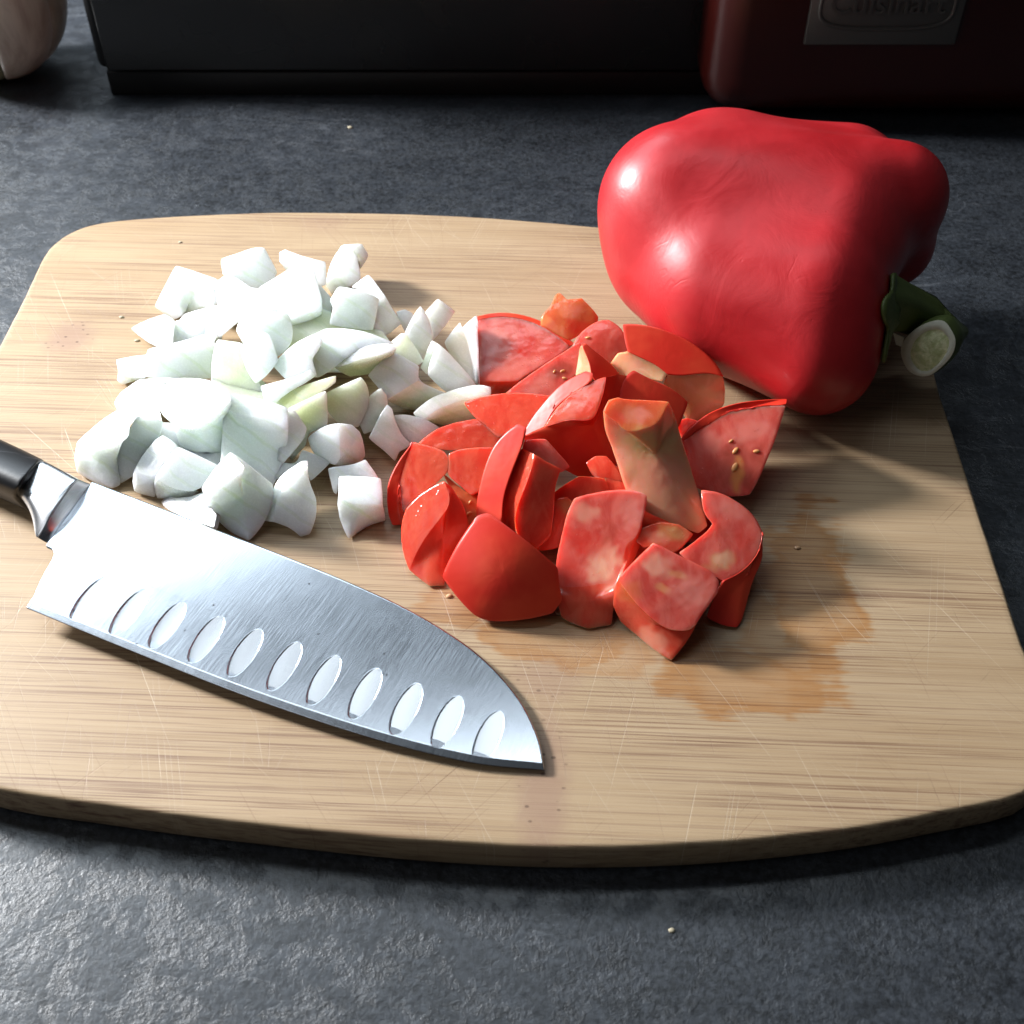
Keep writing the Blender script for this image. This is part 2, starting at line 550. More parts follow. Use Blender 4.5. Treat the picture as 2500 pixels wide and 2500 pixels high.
out = catmull(out, 3)
n = len(out)
ctr = sum(out, Vector()) / n
rings = []
R0 = 0.0014
prof = [(0.0030, 0.0)] + [(R0 * (1 - math.sin(a)), -R0 * (1 - math.cos(a))) for a in (0, .4, .8, 1.2, math.pi / 2)] + \
       [(0.0, -BT * .5), (0.0, -BT + .002), (0.0006, -BT + .0006), (0.002, -BT)]
nrm = []
for i in range(n):
    tg = (out[(i + 1) % n] - out[i - 1]).normalized()
    nv = Vector((-tg.y, tg.x, 0))
    if nv.dot(out[i] - ctr) < 0:
        nv.negate()
    nrm.append(nv)
V, Fc = [], []
for (inn, z) in prof:
    for i in range(n):
        j = 0.00025 * noise.noise(out[i] * 260) if -0.004 < z < 0 else 0
        V.append(out[i] - nrm[i] * (inn + j) + Vector((0, 0, z)))
for r in range(len(prof) - 1):
    for i in range(n):
        j = (i + 1) % n
        Fc.append((r * n + i, (r + 1) * n + i, (r + 1) * n + j, r * n + j))
Fc.append(tuple(range(n)))
Fc.append(tuple((len(prof) - 1) * n + i for i in range(n))[::-1])
bd = mesh_obj('cutting_board', V, Fc, M['bamboo'])
bd.data.polygons[-1].use_smooth = False
bd.data.polygons[-2].use_smooth = False
bm = bmesh.new(); bm.from_mesh(bd.data); bmesh.ops.recalc_face_normals(bm, faces=bm.faces); bm.to_mesh(bd.data); bm.free()
tag(bd, 'pale bamboo cutting board with rounded corners and bowed edges on the dark counter', 'cutting board')

# ------------------------------------------------------------------ cut pieces
ZM = {1: (150, 550, 3.22), 2: (650, 550, 3.22), 3: (150, 900, 3.22), 4: (600, 900, 3.22), 5: (900, 650, 3.22), 6: (1350, 700, 3.22),
      7: (900, 1050, 3.5127), 8: (1300, 1150, 3.22)}
ZMIN = 0.0006
DOME = 0.6
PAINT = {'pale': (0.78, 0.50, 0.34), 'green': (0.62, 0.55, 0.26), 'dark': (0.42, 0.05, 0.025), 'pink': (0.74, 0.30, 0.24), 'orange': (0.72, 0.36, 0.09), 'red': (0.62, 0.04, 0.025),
         'yellow': (0.78, 0.55, 0.22), 'olive': (0.50, 0.36, 0.14), 'brown': (0.25, 0.050, 0.028)}
SUB = bpy.data.scenes.new('workbench')          # the subdivided bodies are baked here, one at a time; removed again at the end


def newell(P):
    nv = Vector()
    for i in range(len(P)):
        a, b = P[i], P[(i + 1) % len(P)]
        nv += a.cross(b)
    return nv.normalized() if nv.length > 0 else Vector((0, 0, 1))


def clampz(p):
    if p.z < ZMIN:
        d = (p - CAMP)
        return CAMP + d * ((ZMIN - CAM_H) / d.z)
    return p


def solid(zoom, poly, zc, nrm, ext=(), t=1.3, dome=0.05, mat='w', crease=0.95, sub=3, rough=0.00012, grow=1.045, paint=(), edome=None, sharp=32, emats=None, back=0.86):
    """closed body of a cut piece.  poly: outline of its main face, lying in a plane with normal nrm whose centre is zc cm above the board.
    ext: further faces; an entry is an index, (x, y, z) or (x, y, 'd', k) = straight below vertex k.  t: depth in cm."""
    ox, oy, sc = ZM[zoom]
    cv = lambda q: (ox + q[0] / sc, oy + q[1] / sc)
    N = Vector(nrm).normalized()
    allq = list(poly) + [q for f in ext for q in f if not isinstance(q, int)]
    gx = sum(q[0] for q in allq) / len(allq); gy = sum(q[1] for q in allq) / len(allq)
    G_ = lambda q: (gx + (q[0] - gx) * grow, gy + (q[1] - gy) * grow) + tuple(q[2:])
    poly = [G_(q) for q in poly]
    ext = [[q if isinstance(q, int) else G_(q) for q in f] for f in ext]
    mx = sum(q[0] for q in poly) / len(poly); my = sum(q[1] for q in poly) / len(poly)
    C = at(*cv((mx, my)), zc / 100)
    for _ in range(30):                       # keep the whole face above the board
        zz = [(CAMP + ray(*cv(q)) * ((C - CAMP).dot(N) / ray(*cv(q)).dot(N))).z for q in poly if len(q) < 3]
        if not zz or min(zz) > ZMIN:
            break
        zc += 0.05
        C = at(*cv((mx, my)), zc / 100)
    V = []
    for q in poly:
        d = ray(*cv(q))
        if len(q) > 2:
            V.append(clampz(at(*cv(q), q[2] / 100)))
        else:
            V.append(clampz(CAMP + d * ((C - CAMP).dot(N) / d.dot(N))))
    faces = [list(range(len(poly)))]
    pu = N.orthogonal().normalized(); pw = N.cross(pu)
    pc = sum(V, Vector()) / len(V)
    uu = [((p - pc).dot(pu), (p - pc).dot(pw)) for p in V]
    ex_ = max(1e-4, max(math.hypot(*q) for q in uu))
    bulge = lambda p: N * (DOME * dome / 100 * (0.6 - 1.6 * (((p - pc).dot(pu)) ** 2 + ((p - pc).dot(pw)) ** 2) / ex_ ** 2))
    flat0 = [p.copy() for p in V]
    V = [p + bulge(p) for p in V]
    for f in ext:
        idx = []
        for q in f:
            if isinstance(q, int):
                idx.append(q)
                continue
            d = ray(*cv(q))
            if q[2] == 'd':
                Q = V[q[3]] - CAMP
                tt = (Q.x * d.x + Q.y * d.y) / (d.x * d.x + d.y * d.y)
                p = CAMP + d * tt
            else:
                p = at(*cv(q), q[2] / 100)
            V.append(clampz(p))
            idx.append(len(V) - 1)
        faces.append(idx)
    nvis = len(V)
    cen = sum(V, Vector()) / nvis
    # orient faces to the camera
    for f in faces:
        if newell([V[i] for i in f]).dot(CAMP - cen) < 0:
            f.reverse()
    ed = {}
    for f in faces:
        for a, b in zip(f, f[1:] + f[:1]):
            ed.setdefault((min(a, b), max(a, b)), []).append((a, b))
    bd_ = {k: v[0] for k, v in ed.items() if len(v) == 1}
    bv = sorted({i for k in bd_ for i in k})
    dirv = (cen - CAMP).normalized()
    hor = Vector((dirv.x, dirv.y, 0)).normalized()
    bmap = {}
    for i in bv:
        p = V[i]
        q = cen + (p - cen) * back
        q = q + (p - CAMP).normalized() * (t / 100)
        if q.z < ZMIN * 0.7:
            q = p + (cen - p) * 0.1 + hor * (t / 100 * 0.5)
            q.z = ZMIN * 0.7 if p.z > ZMIN * .8 else ZMIN * .7
        V.append(q)
        bmap[i] = len(V) - 1
    F, MI, CR = [], [], {}
    for k in ed:
        CR[k] = crease
    for fi, f in enumerate(faces):
        P = [V[i] for i in f]
        nv = newell(P)
        c = sum(P, Vector()) / len(P)
        d = 0 if fi == 0 else (edome / 100 if edome is not None else DOME * dome / 200)
        if len(f) > 4 or dome > 0.02:
            r1, r2 = [], []
            for i in f:
                V.append(V[i].lerp(c, 0.35) + nv * d * 0.6); r1.append(len(V) - 1)
            for i in f:
                V.append(V[i].lerp(c, 0.70) + nv * d * 0.95); r2.append(len(V) - 1)
            V.append(c + nv * d); ci = len(V) - 1
            m = len(f)
            if fi:                            # secondary faces: relax to a smooth membrane
                dsp = nv * d
                for _ in range(40):
                    for ring, inn, outn in ((r1, r2, f), (r2, None, r1)):
                        for a in range(m):
                            b, c_ = ring[(a + 1) % m], ring[a - 1]
                            i_ = V[inn[a]] if inn else V[ci]
                            V[ring[a]] = (V[b] + V[c_] + i_ + V[outn[a]]) / 4
                    V[ci] = sum((V[k] for k in r2), Vector()) / m
                for k in r1: V[k] = V[k] + dsp * .6
            else:
                c0 = sum((flat0[i] for i in f), Vector()) / len(f)
                for q, i in enumerate(f):
                    p1, p2 = flat0[i].lerp(c0, .35), flat0[i].lerp(c0, .70)
                    V[r1[q]] = p1 + bulge(p1); V[r2[q]] = p2 + bulge(p2)
                V[ci] = c0 + bulge(c0)
            if fi:
                for k in r2: V[k] = V[k] + dsp * .95
                V[ci] = V[ci] + dsp
            for a in range(m):
                b = (a + 1) % m
                F.append((f[a], f[b], r1[b], r1[a])); MI.append(fi)
                F.append((r1[a], r1[b], r2[b], r2[a])); MI.append(fi)
                F.append((r2[a], r2[b], ci)); MI.append(fi)
        else:
            F.append(tuple(f)); MI.append(fi)
    nxt = {}
    for (a, b) in bd_.values():
        F.append((b, a, bmap[a], bmap[b])); MI.append(-1)
        CR[(min(bmap[a], bmap[b]), max(bmap[a], bmap[b]))] = 0.35
        nxt[a] = b
    # back cap
    seen = set()
    for s0 in list(nxt):
        if s0 in seen:
            continue
        loop, cur = [], s0
        while cur not in seen and cur in nxt:
            seen.add(cur); loop.append(cur); cur = nxt[cur]
        if len(loop) > 2:
            c = sum((V[bmap[i]] for i in loop), Vector()) / len(loop)
            V.append(c); ci = len(V) - 1
            for a, b in zip(loop, loop[1:] + loop[:1]):
                F.append((bmap[b], bmap[a], ci)); MI.append(-1)
    # sharp corners stay sharp
    vc = [0.0] * len(V)
    for (a, b) in bd_.values():
        c = nxt.get(b)
        if c is not None:
            u, w = (V[b] - V[a]), (V[c] - V[b])
            if u.length > 1e-6 and w.length > 1e-6 and u.angle(w) > math.radians(27):
                vc[b] = 0.95
    me = bpy.data.meshes.new('tmp')
    me.from_pydata([tuple(v) for v in V], [], F)
    em = emats or []
    order = []
    base = mat
    names = [base] + list(em)
    for i, k in enumerate(names):
        if k not in order:
            order.append(k)
    for k in order:
        me.materials.append(M[k if k != 's' else 'r'])
    side = order.index(base if base != 's' else (em[0] if em else base))
    mi = []
    for k in MI:
        if k == -1:
            mi.append(side)
        elif k == 0:
            mi.append(order.index(base))
        else:
            mi.append(order.index(em[k - 1]) if k - 1 < len(em) else order.index(base))
    me.polygons.foreach_set('material_index', mi)
    ca = me.attributes.new('crease_edge', 'FLOAT', 'EDGE')
    for e in me.edges:
        k = (min(e.vertices), max(e.vertices))
        ca.data[e.index].value = CR.get(k, 0.0)
    va = me.attributes.new('crease_vert', 'FLOAT', 'POINT')
    for i, x in enumerate(vc):
        va.data[i].value = x
    o = bpy.data.objects.new('tmp', me)
    SUB.collection.objects.link(o)
    md_ = o.modifiers.new('s', 'SUBSURF')
    md_.levels = md_.render_levels = sub
    with bpy.context.temp_override(scene=SUB, view_layer=SUB.view_layers[0]):
        dg = bpy.context.evaluated_depsgraph_get()
    r = bpy.data.meshes.new_from_object(o.evaluated_get(dg))
    bpy.data.objects.remove(o)
    bpy.data.meshes.remove(me)
    for nm in ('crease_edge', 'crease_vert'):
        if nm in r.attributes:
            r.attributes.remove(r.attributes[nm])
    if mat == 's':
        rough = rough * .3
    if rough:
        off = Vector((random.random() * 9, random.random() * 9, 0))
        nn = [v.vector.copy() for v in r.vertex_normals]
        for v, vn in zip(r.vertices, nn):
            v.co += vn * (rough * (noise.noise(v.co * 210 + off) + 0.5 * noise.noise(v.co * 620 + off)))
    r.polygons.foreach_set('use_smooth', [True] * len(r.polygons))
    bm = bmesh.new(); bm.from_mesh(r); bmesh.ops.recalc_face_normals(bm, faces=bm.faces); bm.to_mesh(r); bm.free()
    r.set_sharp_from_angle(angle=math.radians(sharp))
    if paint:
        at_ = r.color_attributes.new('tint', 'FLOAT_COLOR', 'POINT')
        n = len(r.vertices)
        co = np.empty(n * 3); r.vertices.foreach_get('co', co); co = co.reshape(-1, 3) - np.array(tuple(CAMP))
        c_, s_ = math.cos(TH), math.sin(TH)
        dep = co[:, 1] * c_ - co[:, 2] * s_
        up = co[:, 1] * s_ + co[:, 2] * c_
        X = (1250 + FPX * co[:, 0] / dep - ox) * sc
        Y = (1250 - FPX * up / dep - oy) * sc
        out_ = np.zeros((n, 4))
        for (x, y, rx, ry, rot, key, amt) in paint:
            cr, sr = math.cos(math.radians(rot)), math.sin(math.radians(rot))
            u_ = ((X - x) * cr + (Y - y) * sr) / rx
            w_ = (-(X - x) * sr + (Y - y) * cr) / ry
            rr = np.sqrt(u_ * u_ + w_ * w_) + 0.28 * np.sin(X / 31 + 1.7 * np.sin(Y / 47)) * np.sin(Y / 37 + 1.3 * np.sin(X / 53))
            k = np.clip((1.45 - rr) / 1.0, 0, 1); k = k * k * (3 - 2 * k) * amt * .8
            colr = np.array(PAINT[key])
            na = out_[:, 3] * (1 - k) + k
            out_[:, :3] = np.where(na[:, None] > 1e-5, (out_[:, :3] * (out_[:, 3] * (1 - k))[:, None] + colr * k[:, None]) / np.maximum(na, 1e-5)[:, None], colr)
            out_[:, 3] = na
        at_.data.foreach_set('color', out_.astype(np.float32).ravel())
    return r, cen, order


def origin_to(me, o, p):
    me.transform(Matrix.Translation(-p))
    o.location = p


def onion(label, *a, **k):
    me, cen, order = solid(*a, **k)
    me.name = 'onion_piece'
    o = bpy.data.objects.new('onion_piece', me)
    p = Vector((cen.x, cen.y, min(v.co.z for v in me.vertices)))
    origin_to(me, o, p)
    COL.objects.link(o)
    return tag(o, label, 'onion piece', 'diced white onion pieces heaped on the board')


def tomato(label, *a, seeds=(), **k):
    k.setdefault('crease', 0.80)
    k.setdefault('sharp', 55)
    me, cen, order = solid(*a, **k)
    zoom = a[0]
    p = Vector((cen.x, cen.y, min(v.co.z for v in me.vertices)))
    root = thing('tomato_piece', p, label, 'tomato piece', 'chopped tomato pieces heaped on the board')
    flesh = bpy.data.objects.new('flesh', me)
    me.name = 'flesh'
    skin = None
    if 's' in order:
        si = order.index('s')
        bm = bmesh.new(); bm.from_mesh(me)
        bm.normal_update()
        nv = {v.index: v.normal.copy() for v in bm.verts}
        bmesh.ops.delete(bm, geom=[f for f in bm.faces if f.material_index != si], context='FACES')
        if len(bm.faces):
            bm.verts.ensure_lookup_table()
            for v in bm.verts:
                v.co += v.normal * 0.00022
            ex = bmesh.ops.extrude_face_region(bm, geom=list(bm.faces))
            vs = [g for g in ex['geom'] if isinstance(g, bmesh.types.BMVert)]
            for v in vs:
                v.co -= v.normal * 0.0004
            bmesh.ops.recalc_face_normals(bm, faces=bm.faces)
            sm = bpy.data.meshes.new('skin')
            for f in bm.faces:
                f.material_index = 0
                f.smooth = True
            bm.to_mesh(sm)
            sm.materials.append(M['s'])
            skin = bpy.data.objects.new('skin', sm)
        else:
            skin = None
        bm.free()
    for o in (flesh, skin):
        if o is not None:
            o.data.transform(Matrix.Translation(-p))
            o.location = (0, 0, 0)
            COL.objects.link(o)
            o.parent = root
    if seeds:
        # seeds lie on the flesh: found by casting along the sight line
        bpy.context.view_layer.update()
        ox, oy, sc = ZM[zoom]
        for (sx, sy, ang, ln) in seeds:
            d = ray(ox + sx / sc, oy + sy / sc).normalized()
            hit, loc, nrm, _ = flesh.ray_cast(CAMP - p, d)
            if not hit:
                continue
            bm = bmesh.new()
            bmesh.ops.create_uvsphere(bm, u_segments=12, v_segments=8, radius=1)
            mt = Matrix.Translation(loc + nrm * 0.0001) @ nrm.to_track_quat('Z', 'Y').to_matrix().to_4x4() @ Matrix.Rotation(ang, 4, 'Z') @ \
                Matrix.Diagonal((ln * .68, ln * 0.38, 0.0005, 1))
            bmesh.ops.transform(bm, matrix=mt, verts=bm.verts)
            s = bm_obj('seed', bm, M['seed'], None, True)
            s.parent = root
    return root


ms = new_mat('tomato_seed')
t = NT(ms)
t.set(Base_Color=t.mix(t.noise(t.coord(), 900, 3, 0.5), (0.60, 0.20, 0.055), (0.66, 0.32, 0.12)), Roughness=0.16)
M['seed'] = ms

# ------------------------------------------------------------------ onion
# back row
onion('curved bluish sliver at the back of the heap, left of the upright chunk', 2,
      [(105, 215), (150, 192), (250, 235), (360, 268), (460, 285), (462, 460), (400, 480), (300, 440), (180, 380), (110, 290)], 1.5, (-.3, -.6, .8), t=.5, dome=.12)
onion('upright rounded chunk standing at the back right of the onion heap', 2,
      [(480, 400), (505, 320), (540, 240), (590, 160), (680, 200), (710, 262), (735, 350), (735, 430), (660, 480), (600, 505), (520, 550), (465, 470)], 1.1, (-.35, -.75, .6), t=1.2, dome=.2,
      ext=[[3, (670, 154, 1.95), (750, 152, 1.9), (800, 240, 1.5), (768, 300, 1.2), (732, 350, .9), 5, 4]])
onion('two sided chunk at the back edge with a thin bluish left face', 1,
      [(1505, 183), (1590, 178), (1645, 280), (1690, 370), (1640, 470), (1500, 520), (1380, 420), (1275, 385), (1370, 300)], 1.7, (.1, -.55, .8), t=1.3, dome=.1,
      ext=[[0, 8, 7, (1262, 300, 1.5), (1265, 265, 1.8)]])
onion('squarish chunk at the upper left with a bluish left face', 1,
      [(900, 320), (1040, 368), (1225, 430), (1262, 590), (1180, 640), (1075, 480), (985, 400)], 1.6, (0, -.35, .9), t=1.2, dome=.05,
      ext=[[0, 6, 5, (1010, 610, .7), (955, 708, .45), (885, 742, .2), (740, 640, .5), (810, 500, 1.0)], [5, 4, (1150, 700, .2), (1080, 720, .15), (955, 712, .1), 7]])
onion('large bluish curved layer with a bright white lower fold, behind the middle of the heap', 2,
      [(-60, 480), (60, 425), (180, 345), (290, 290), (350, 310), (385, 400), (405, 490), (428, 575), (425, 655), (300, 692), (185, 742), (120, 720), (20, 620), (-70, 560)], 2.2, (-.25, -.35, .9), t=1.0, dome=.22,
      ext=[[10, 9, 8, (420, 760, 1.0), (385, 860, .7), (220, 930, .5), (190, 830, 1.2)]])
onion('small white wedge wedged between the bluish layer and the square dice', 2,
      [(405, 455), (500, 555), (525, 600), (495, 775), (520, 820), (440, 830), (425, 660), (400, 540)], 1.5, (-.4, -.4, .8), t=.9, dome=.1)
onion('white sloping piece behind the square dice, its right side running down to the board', 2,
      [(670, 490), (805, 395), (850, 440), (940, 570), (880, 575), (760, 518)], 2.0, (-.3, -.2, .9), t=1.1, dome=.03,
      ext=[[4, 3, (1010, 690, 1.3), (1062, 765, .9), (990, 825, .9), (900, 890, .9), (835, 830, 1.4)]])
onion('square dice with a flat front on the upper right of the heap', 2,
      [(570, 485), (760, 515), (882, 577), (862, 690), (835, 822), (690, 812), (495, 778), (530, 650), (505, 590)], 2.1, (-.05, -.75, .7), t=1.4, dome=.06)
# left edge
onion('pointed bright white sliver lying at the left edge of the heap', 1,
      [(545, 810), (610, 775), (690, 740), (815, 700), (890, 752), (880, 860), (860, 970), (740, 955), (640, 890)], .8, (-.45, -.1, .9), t=.7, dome=.06)
onion('long smooth strip right of the pointed white sliver', 1,
      [(885, 755), (1010, 732), (1140, 712), (1165, 800), (1130, 870), (1000, 905), (850, 965), (865, 860)], 1.0, (-.2, -.5, .8), t=.8, dome=.12)
onion('small rounded end peeping out left of the capped piece', 1,
      [(1130, 800), (1140, 730), (1170, 675), (1245, 618), (1260, 740), (1245, 880), (1130, 860)], 1.5, (-.5, -.4, .7), t=.9, dome=.12)
onion('bluish capped piece with a curved top edge in the upper middle', 1,
      [(1300, 550), (1420, 553), (1550, 580), (1640, 627), (1697, 668), (1650, 692), (1500, 700), (1380, 765), (1240, 880), (1225, 760), (1262, 620)], 2.3, (-.15, -.35, .9), t=1.0, dome=.12)
onion('broad rounded piece just below the capped piece', 1,
      [(1420, 700), (1560, 688), (1765, 685), (1800, 740), (1818, 860), (1800, 930), (1750, 990), (1690, 1030), (1560, 1010), (1450, 950), (1375, 820)], 2.3, (.05, -.6, .8), t=1.2, dome=.2, mat='w')
onion('pale leaf shaped fold in the middle of the heap', 1,
      [(1480, 820), (1560, 830), (1630, 860), (1668, 940), (1700, 1060), (1620, 1170), (1520, 1235), (1450, 1130), (1410, 980)], 2.5, (-.2, -.5, .8), t=.9, dome=.15, mat='w')
onion('pale green mass under the middle of the heap', 1,
      [(1225, 900), (1420, 930), (1500, 1080), (1560, 1260), (1600, 1290), (1440, 1350), (1330, 1350), (1180, 1230), (1190, 1020)], 1.7, (-.1, -.6, .8), t=1.2, dome=.1, mat='g')
onion('short bluish end piece on the far left of the heap', 1,
      [(430, 1060), (560, 1030), (690, 1018), (700, 1130), (655, 1200), (530, 1150), (450, 1140)], .95, (-.25, -.5, .8), t=.9, dome=.04,
      ext=[[6, 5, 4, (600, 1215, .2), (480, 1252, .1), (440, 1215, .35)]])
onion('long slab lying on the left side with a greyish front', 1,
      [(680, 980), (900, 955), (1190, 918), (1245, 1010), (1230, 1190), (1100, 1205), (850, 1198), (665, 1190)], 1.5, (-.05, -.8, .65), t=1.3, dome=.08,
      ext=[[0, (760, 955, 1.9), (960, 915, 2.0), (1120, 860, 2.1), (1225, 880, 2.0), 2, 1]])
onion('rounded blown white lump on the lower left side', 3,
      [(408, 250), (460, 180), (600, 90), (760, 78), (960, 75), (1000, 120), (900, 180), (800, 250), (770, 330), (790, 430), (620, 420), (440, 335)], 1.2, (-.4, -.2, .9), t=1.1, dome=.18)
onion('thin pale strip between the long slab and the big rounded block', 3,
      [(780, 85), (980, 70), (1070, 80), (1010, 130), (900, 190), (820, 140)], 1.6, (-.1, -.4, .9), t=.6, dome=.03, mat='g')
onion('big rounded block with a bright sloping top and greenish front, left of centre', 3,
      [(770, 300), (800, 250), (930, 150), (1060, 80), (1200, 110), (1270, 150), (1322, 222), (1250, 320), (1130, 405), (990, 485), (880, 430), (800, 370)], 2.1, (-.45, -.15, .9), t=1.2, dome=.12,
      ext=[[9, 8, 7, 6, (1285, 560, .9), (1265, 650, .7), (1110, 708, .5), (1000, 640, .8), (930, 590, 1.0), 10]], emats=['w'])
onion('chunk at the left front corner with a blown white top and rounded front', 3,
      [(165, 540), (300, 420), (440, 330), (560, 320), (600, 380), (530, 450), (525, 530), (470, 585), (300, 640), (190, 620), (130, 565)], 1.55, (-.4, -.1, .9), t=1.3, dome=.06,
      ext=[[10, 9, 8, 7, (430, 700, .9), (465, 905, .15), (400, 932, .1), (250, 885, .1), (130, 810, .15), (108, 690, .8)]])
onion('layered side piece tucked right of the left front corner chunk', 3,
      [(590, 380), (700, 372), (795, 425), (775, 520), (700, 600), (640, 700), (570, 835), (460, 905), (432, 700), (470, 585), (525, 500)], 1.2, (.15, -.75, .6), t=1.1, dome=.12)
onion('layered chunk with a bluish left side, second along the knife edge', 3,
      [(570, 800), (640, 680), (740, 560), (795, 530), (880, 580), (915, 625), (850, 690), (800, 780), (740, 860)], 1.3, (-.25, -.35, .9), t=1.1, dome=.05,
      ext=[[0, 8, (742, 1005, .1), (650, 985, .1), (580, 962, .1), (565, 880, .7)]])
onion('chunk with a glistening wet face, nearest the knife spine', 3,
      [(740, 860), (800, 775), (850, 690), (915, 620), (1110, 705), (1240, 772), (1205, 840), (1112, 930), (1030, 960), (960, 962), (850, 930)], 1.2, (.0, -.55, .8), t=1.2, dome=.05,
      ext=[[0, 10, 9, 8, (1085, 965, .3), (1020, 1002, .08), (900, 1015, .08), (760, 1018, .08), (738, 940, .5)]])
onion('bright white chip partly under the knife blade', 3,
      [(785, 1048), (830, 1003), (910, 1020), (1030, 1010), (1110, 975), (1145, 1060), (1212, 1140), (1190, 1240), (1080, 1210), (840, 1115)], .45, (-.4, -.1, .9), t=.4, dome=.05)
onion('tiny translucent chip beside the white chip at the knife blade', 3,
      [(1085, 1200), (1205, 1120), (1252, 1160), (1225, 1262), (1150, 1245)], .5, (-.1, -.6, .8), t=.4, dome=.03)
onion('tall square dice with a light rim along its top, centre of the heap front', 3,
      [(1290, 255), (1330, 212), (1450, 225), (1600, 255), (1772, 312), (1776, 472), (1620, 412), (1480, 382), (1340, 376)], 2.35, (-.1, -.35, .9), t=1.5, dome=.03,
      ext=[[0, 8, 7, 6, 5, (1762, 640, 1.1), (1720, 770, .75), (1665, 915, .3), (1480, 820, .7), (1330, 700, 1.1), (1255, 760, .9), (1268, 560, 1.5)]])
onion('right hand layer leaning against the tall square dice', 3,
      [(1775, 330), (1830, 330), (1925, 470), (1900, 560), (1830, 640), (1780, 700), (1718, 770), (1680, 900), (1700, 650), (1740, 470)], 1.4, (.25, -.75, .5), t=.9, dome=.06)
onion('diamond shaped chunk standing on its corner at the front of the heap', 3,
      [(1330, 663), (1400, 740), (1470, 800), (1330, 880), (1200, 975), (1135, 1022), (1108, 940), (1170, 850), (1230, 770)], 1.75, (-.45, -.3, .8), t=1.3, dome=.04,
      ext=[[1, 0, (1480, 765, 1.9), (1580, 850, 1.6), (1652, 910, 1.3), (1662, 970, 1.1), (1640, 1080, .8), (1600, 1180, .5), (1540, 1280, .2), (1470, 1345, .08), (1350, 1292, .1), (1240, 1200, .35), (1150, 1090, .8), 5, 4, 3, 2]])
onion('curled layer with a pale rim, on the board right of the diamond chunk', 4,
      [(230, 1200), (225, 1090), (290, 930), (380, 840), (487, 770), (485, 850), (510, 930), (542, 1000), (552, 1070), (546, 1180), (500, 1292), (430, 1312), (385, 1272), (330, 1235)], .75, (.05, -.7, .75), t=.6, dome=-.06,
      ext=[[0, 1, 2, 3, 4, (487, 733, 1.5), (440, 735, 1.5), (340, 800, 1.35), (260, 870, 1.2), (210, 970, 1.0), (195, 1080, .75), (145, 1192, .35)]])
onion('flat white wedge behind the curled layer', 4,
      [(230, 845), (270, 735), (400, 752), (440, 640), (560, 680), (655, 742), (600, 800), (505, 885), (480, 790), (380, 820), (260, 875)], .75, (0, -.5, .8), t=.6, dome=.03)
onion('round nub with a shiny highlight, right of the tall square dice', 4,
      [(490, 545), (560, 485), (650, 442), (740, 432), (735, 545), (742, 640), (735, 720), (690, 752), (560, 692), (512, 622)], 1.25, (-.35, -.6, .75), t=1.2, dome=.1,
      ext=[[5, 4, 3, (830, 445, 1.5), (892, 500, 1.35), (922, 585, 1.0), (932, 680, .5), (900, 742, .2), (780, 768, .15), 7, 6]])
onion('piece hidden behind the small front cube, its top corner showing', 4,
      [(648, 782), (750, 770), (880, 748), (937, 718), (1000, 800), (1040, 870), (960, 880), (800, 870), (735, 900), (718, 985), (692, 968)], .75, (-.1, -.5, .85), t=.7, dome=.04)
onion('small front cube of two layers standing alone beside the tomato', 4,
      [(738, 852), (830, 850), (915, 856), (1058, 866), (1065, 960), (1072, 1062), (945, 1066), (800, 1066), (733, 980)], 1.35, (-.1, -.35, .92), t=1.3, dome=.03,
      ext=[[8, 7, 6, 5, (1085, 1130, .6), (1096, 1190, .2), (960, 1232, .1), (812, 1332, .08), (788, 1290, .15), (745, 1180, .45), (725, 1070, 1.0)]], emats=['w'])
onion('white chunk showing between the two sided chunk and the capped piece', 1,
      [(1205, 450), (1290, 395), (1390, 415), (1480, 490), (1570, 500), (1570, 600), (1420, 560), (1300, 555), (1230, 640)], 1.7, (-.3, -.4, .9), t=1.0, dome=.08)
onion('buried white chunk in the gap behind the long left slab', 1,
      [(960, 700), (1250, 620), (1260, 900), (1150, 960), (900, 980), (850, 900)], .8, (-.1, -.4, .9), t=.6, dome=.05)
onion('buried chunk under the centre, behind the tall square dice', 3,
      [(1180, 60), (1480, 40), (1640, 130), (1780, 330), (1500, 420), (1290, 400), (1200, 230)], 1.2, (0, -.4, .9), t=.8, dome=.05, mat='g')
onion('buried chunk in the dip left of the boat shaped piece', 2,
      [(60, 780), (400, 640), (640, 760), (900, 830), (1000, 980), (700, 1150), (300, 1150), (100, 980)], 1.2, (0, -.4, .9), t=.8, dome=.05, mat='g')
onion('buried layer between the big rounded block and the wet faced chunk', 3,
      [(640, 430), (900, 430), (1120, 680), (1280, 650), (1270, 800), (1000, 800), (760, 720)], .8, (0, -.4, .9), t=.6, dome=.05)
# right side of the heap
onion('petal with two points, drooping toward the tomato at the heap edge', 4,
      [(970, 540), (1010, 470), (1060, 360), (1112, 284), (1150, 322), (1162, 380), (1200, 480), (1240, 540), (1300, 592), (1250, 632), (1205, 642), (1172, 722), (1100, 645), (1020, 592)], .9, (.0, -.6, .75), t=.8, dome=.12, mat='c')
onion('short petal lying right of the two pointed one', 4,
      [(1150, 370), (1230, 355), (1350, 380), (1450, 420), (1532, 462), (1400, 572), (1320, 592), (1240, 552), (1185, 465)], .8, (.1, -.45, .9), t=.7, dome=.15, mat='c')
onion('narrow curved segment between the green wedge and the two pointed petal', 4,
      [(965, 232), (1010, 182), (1062, 155), (1106, 212), (1112, 290), (1062, 362), (1000, 485), (930, 505), (900, 445), (940, 335)], 1.3, (.05, -.7, .7), t=.9, dome=.15, mat='g')
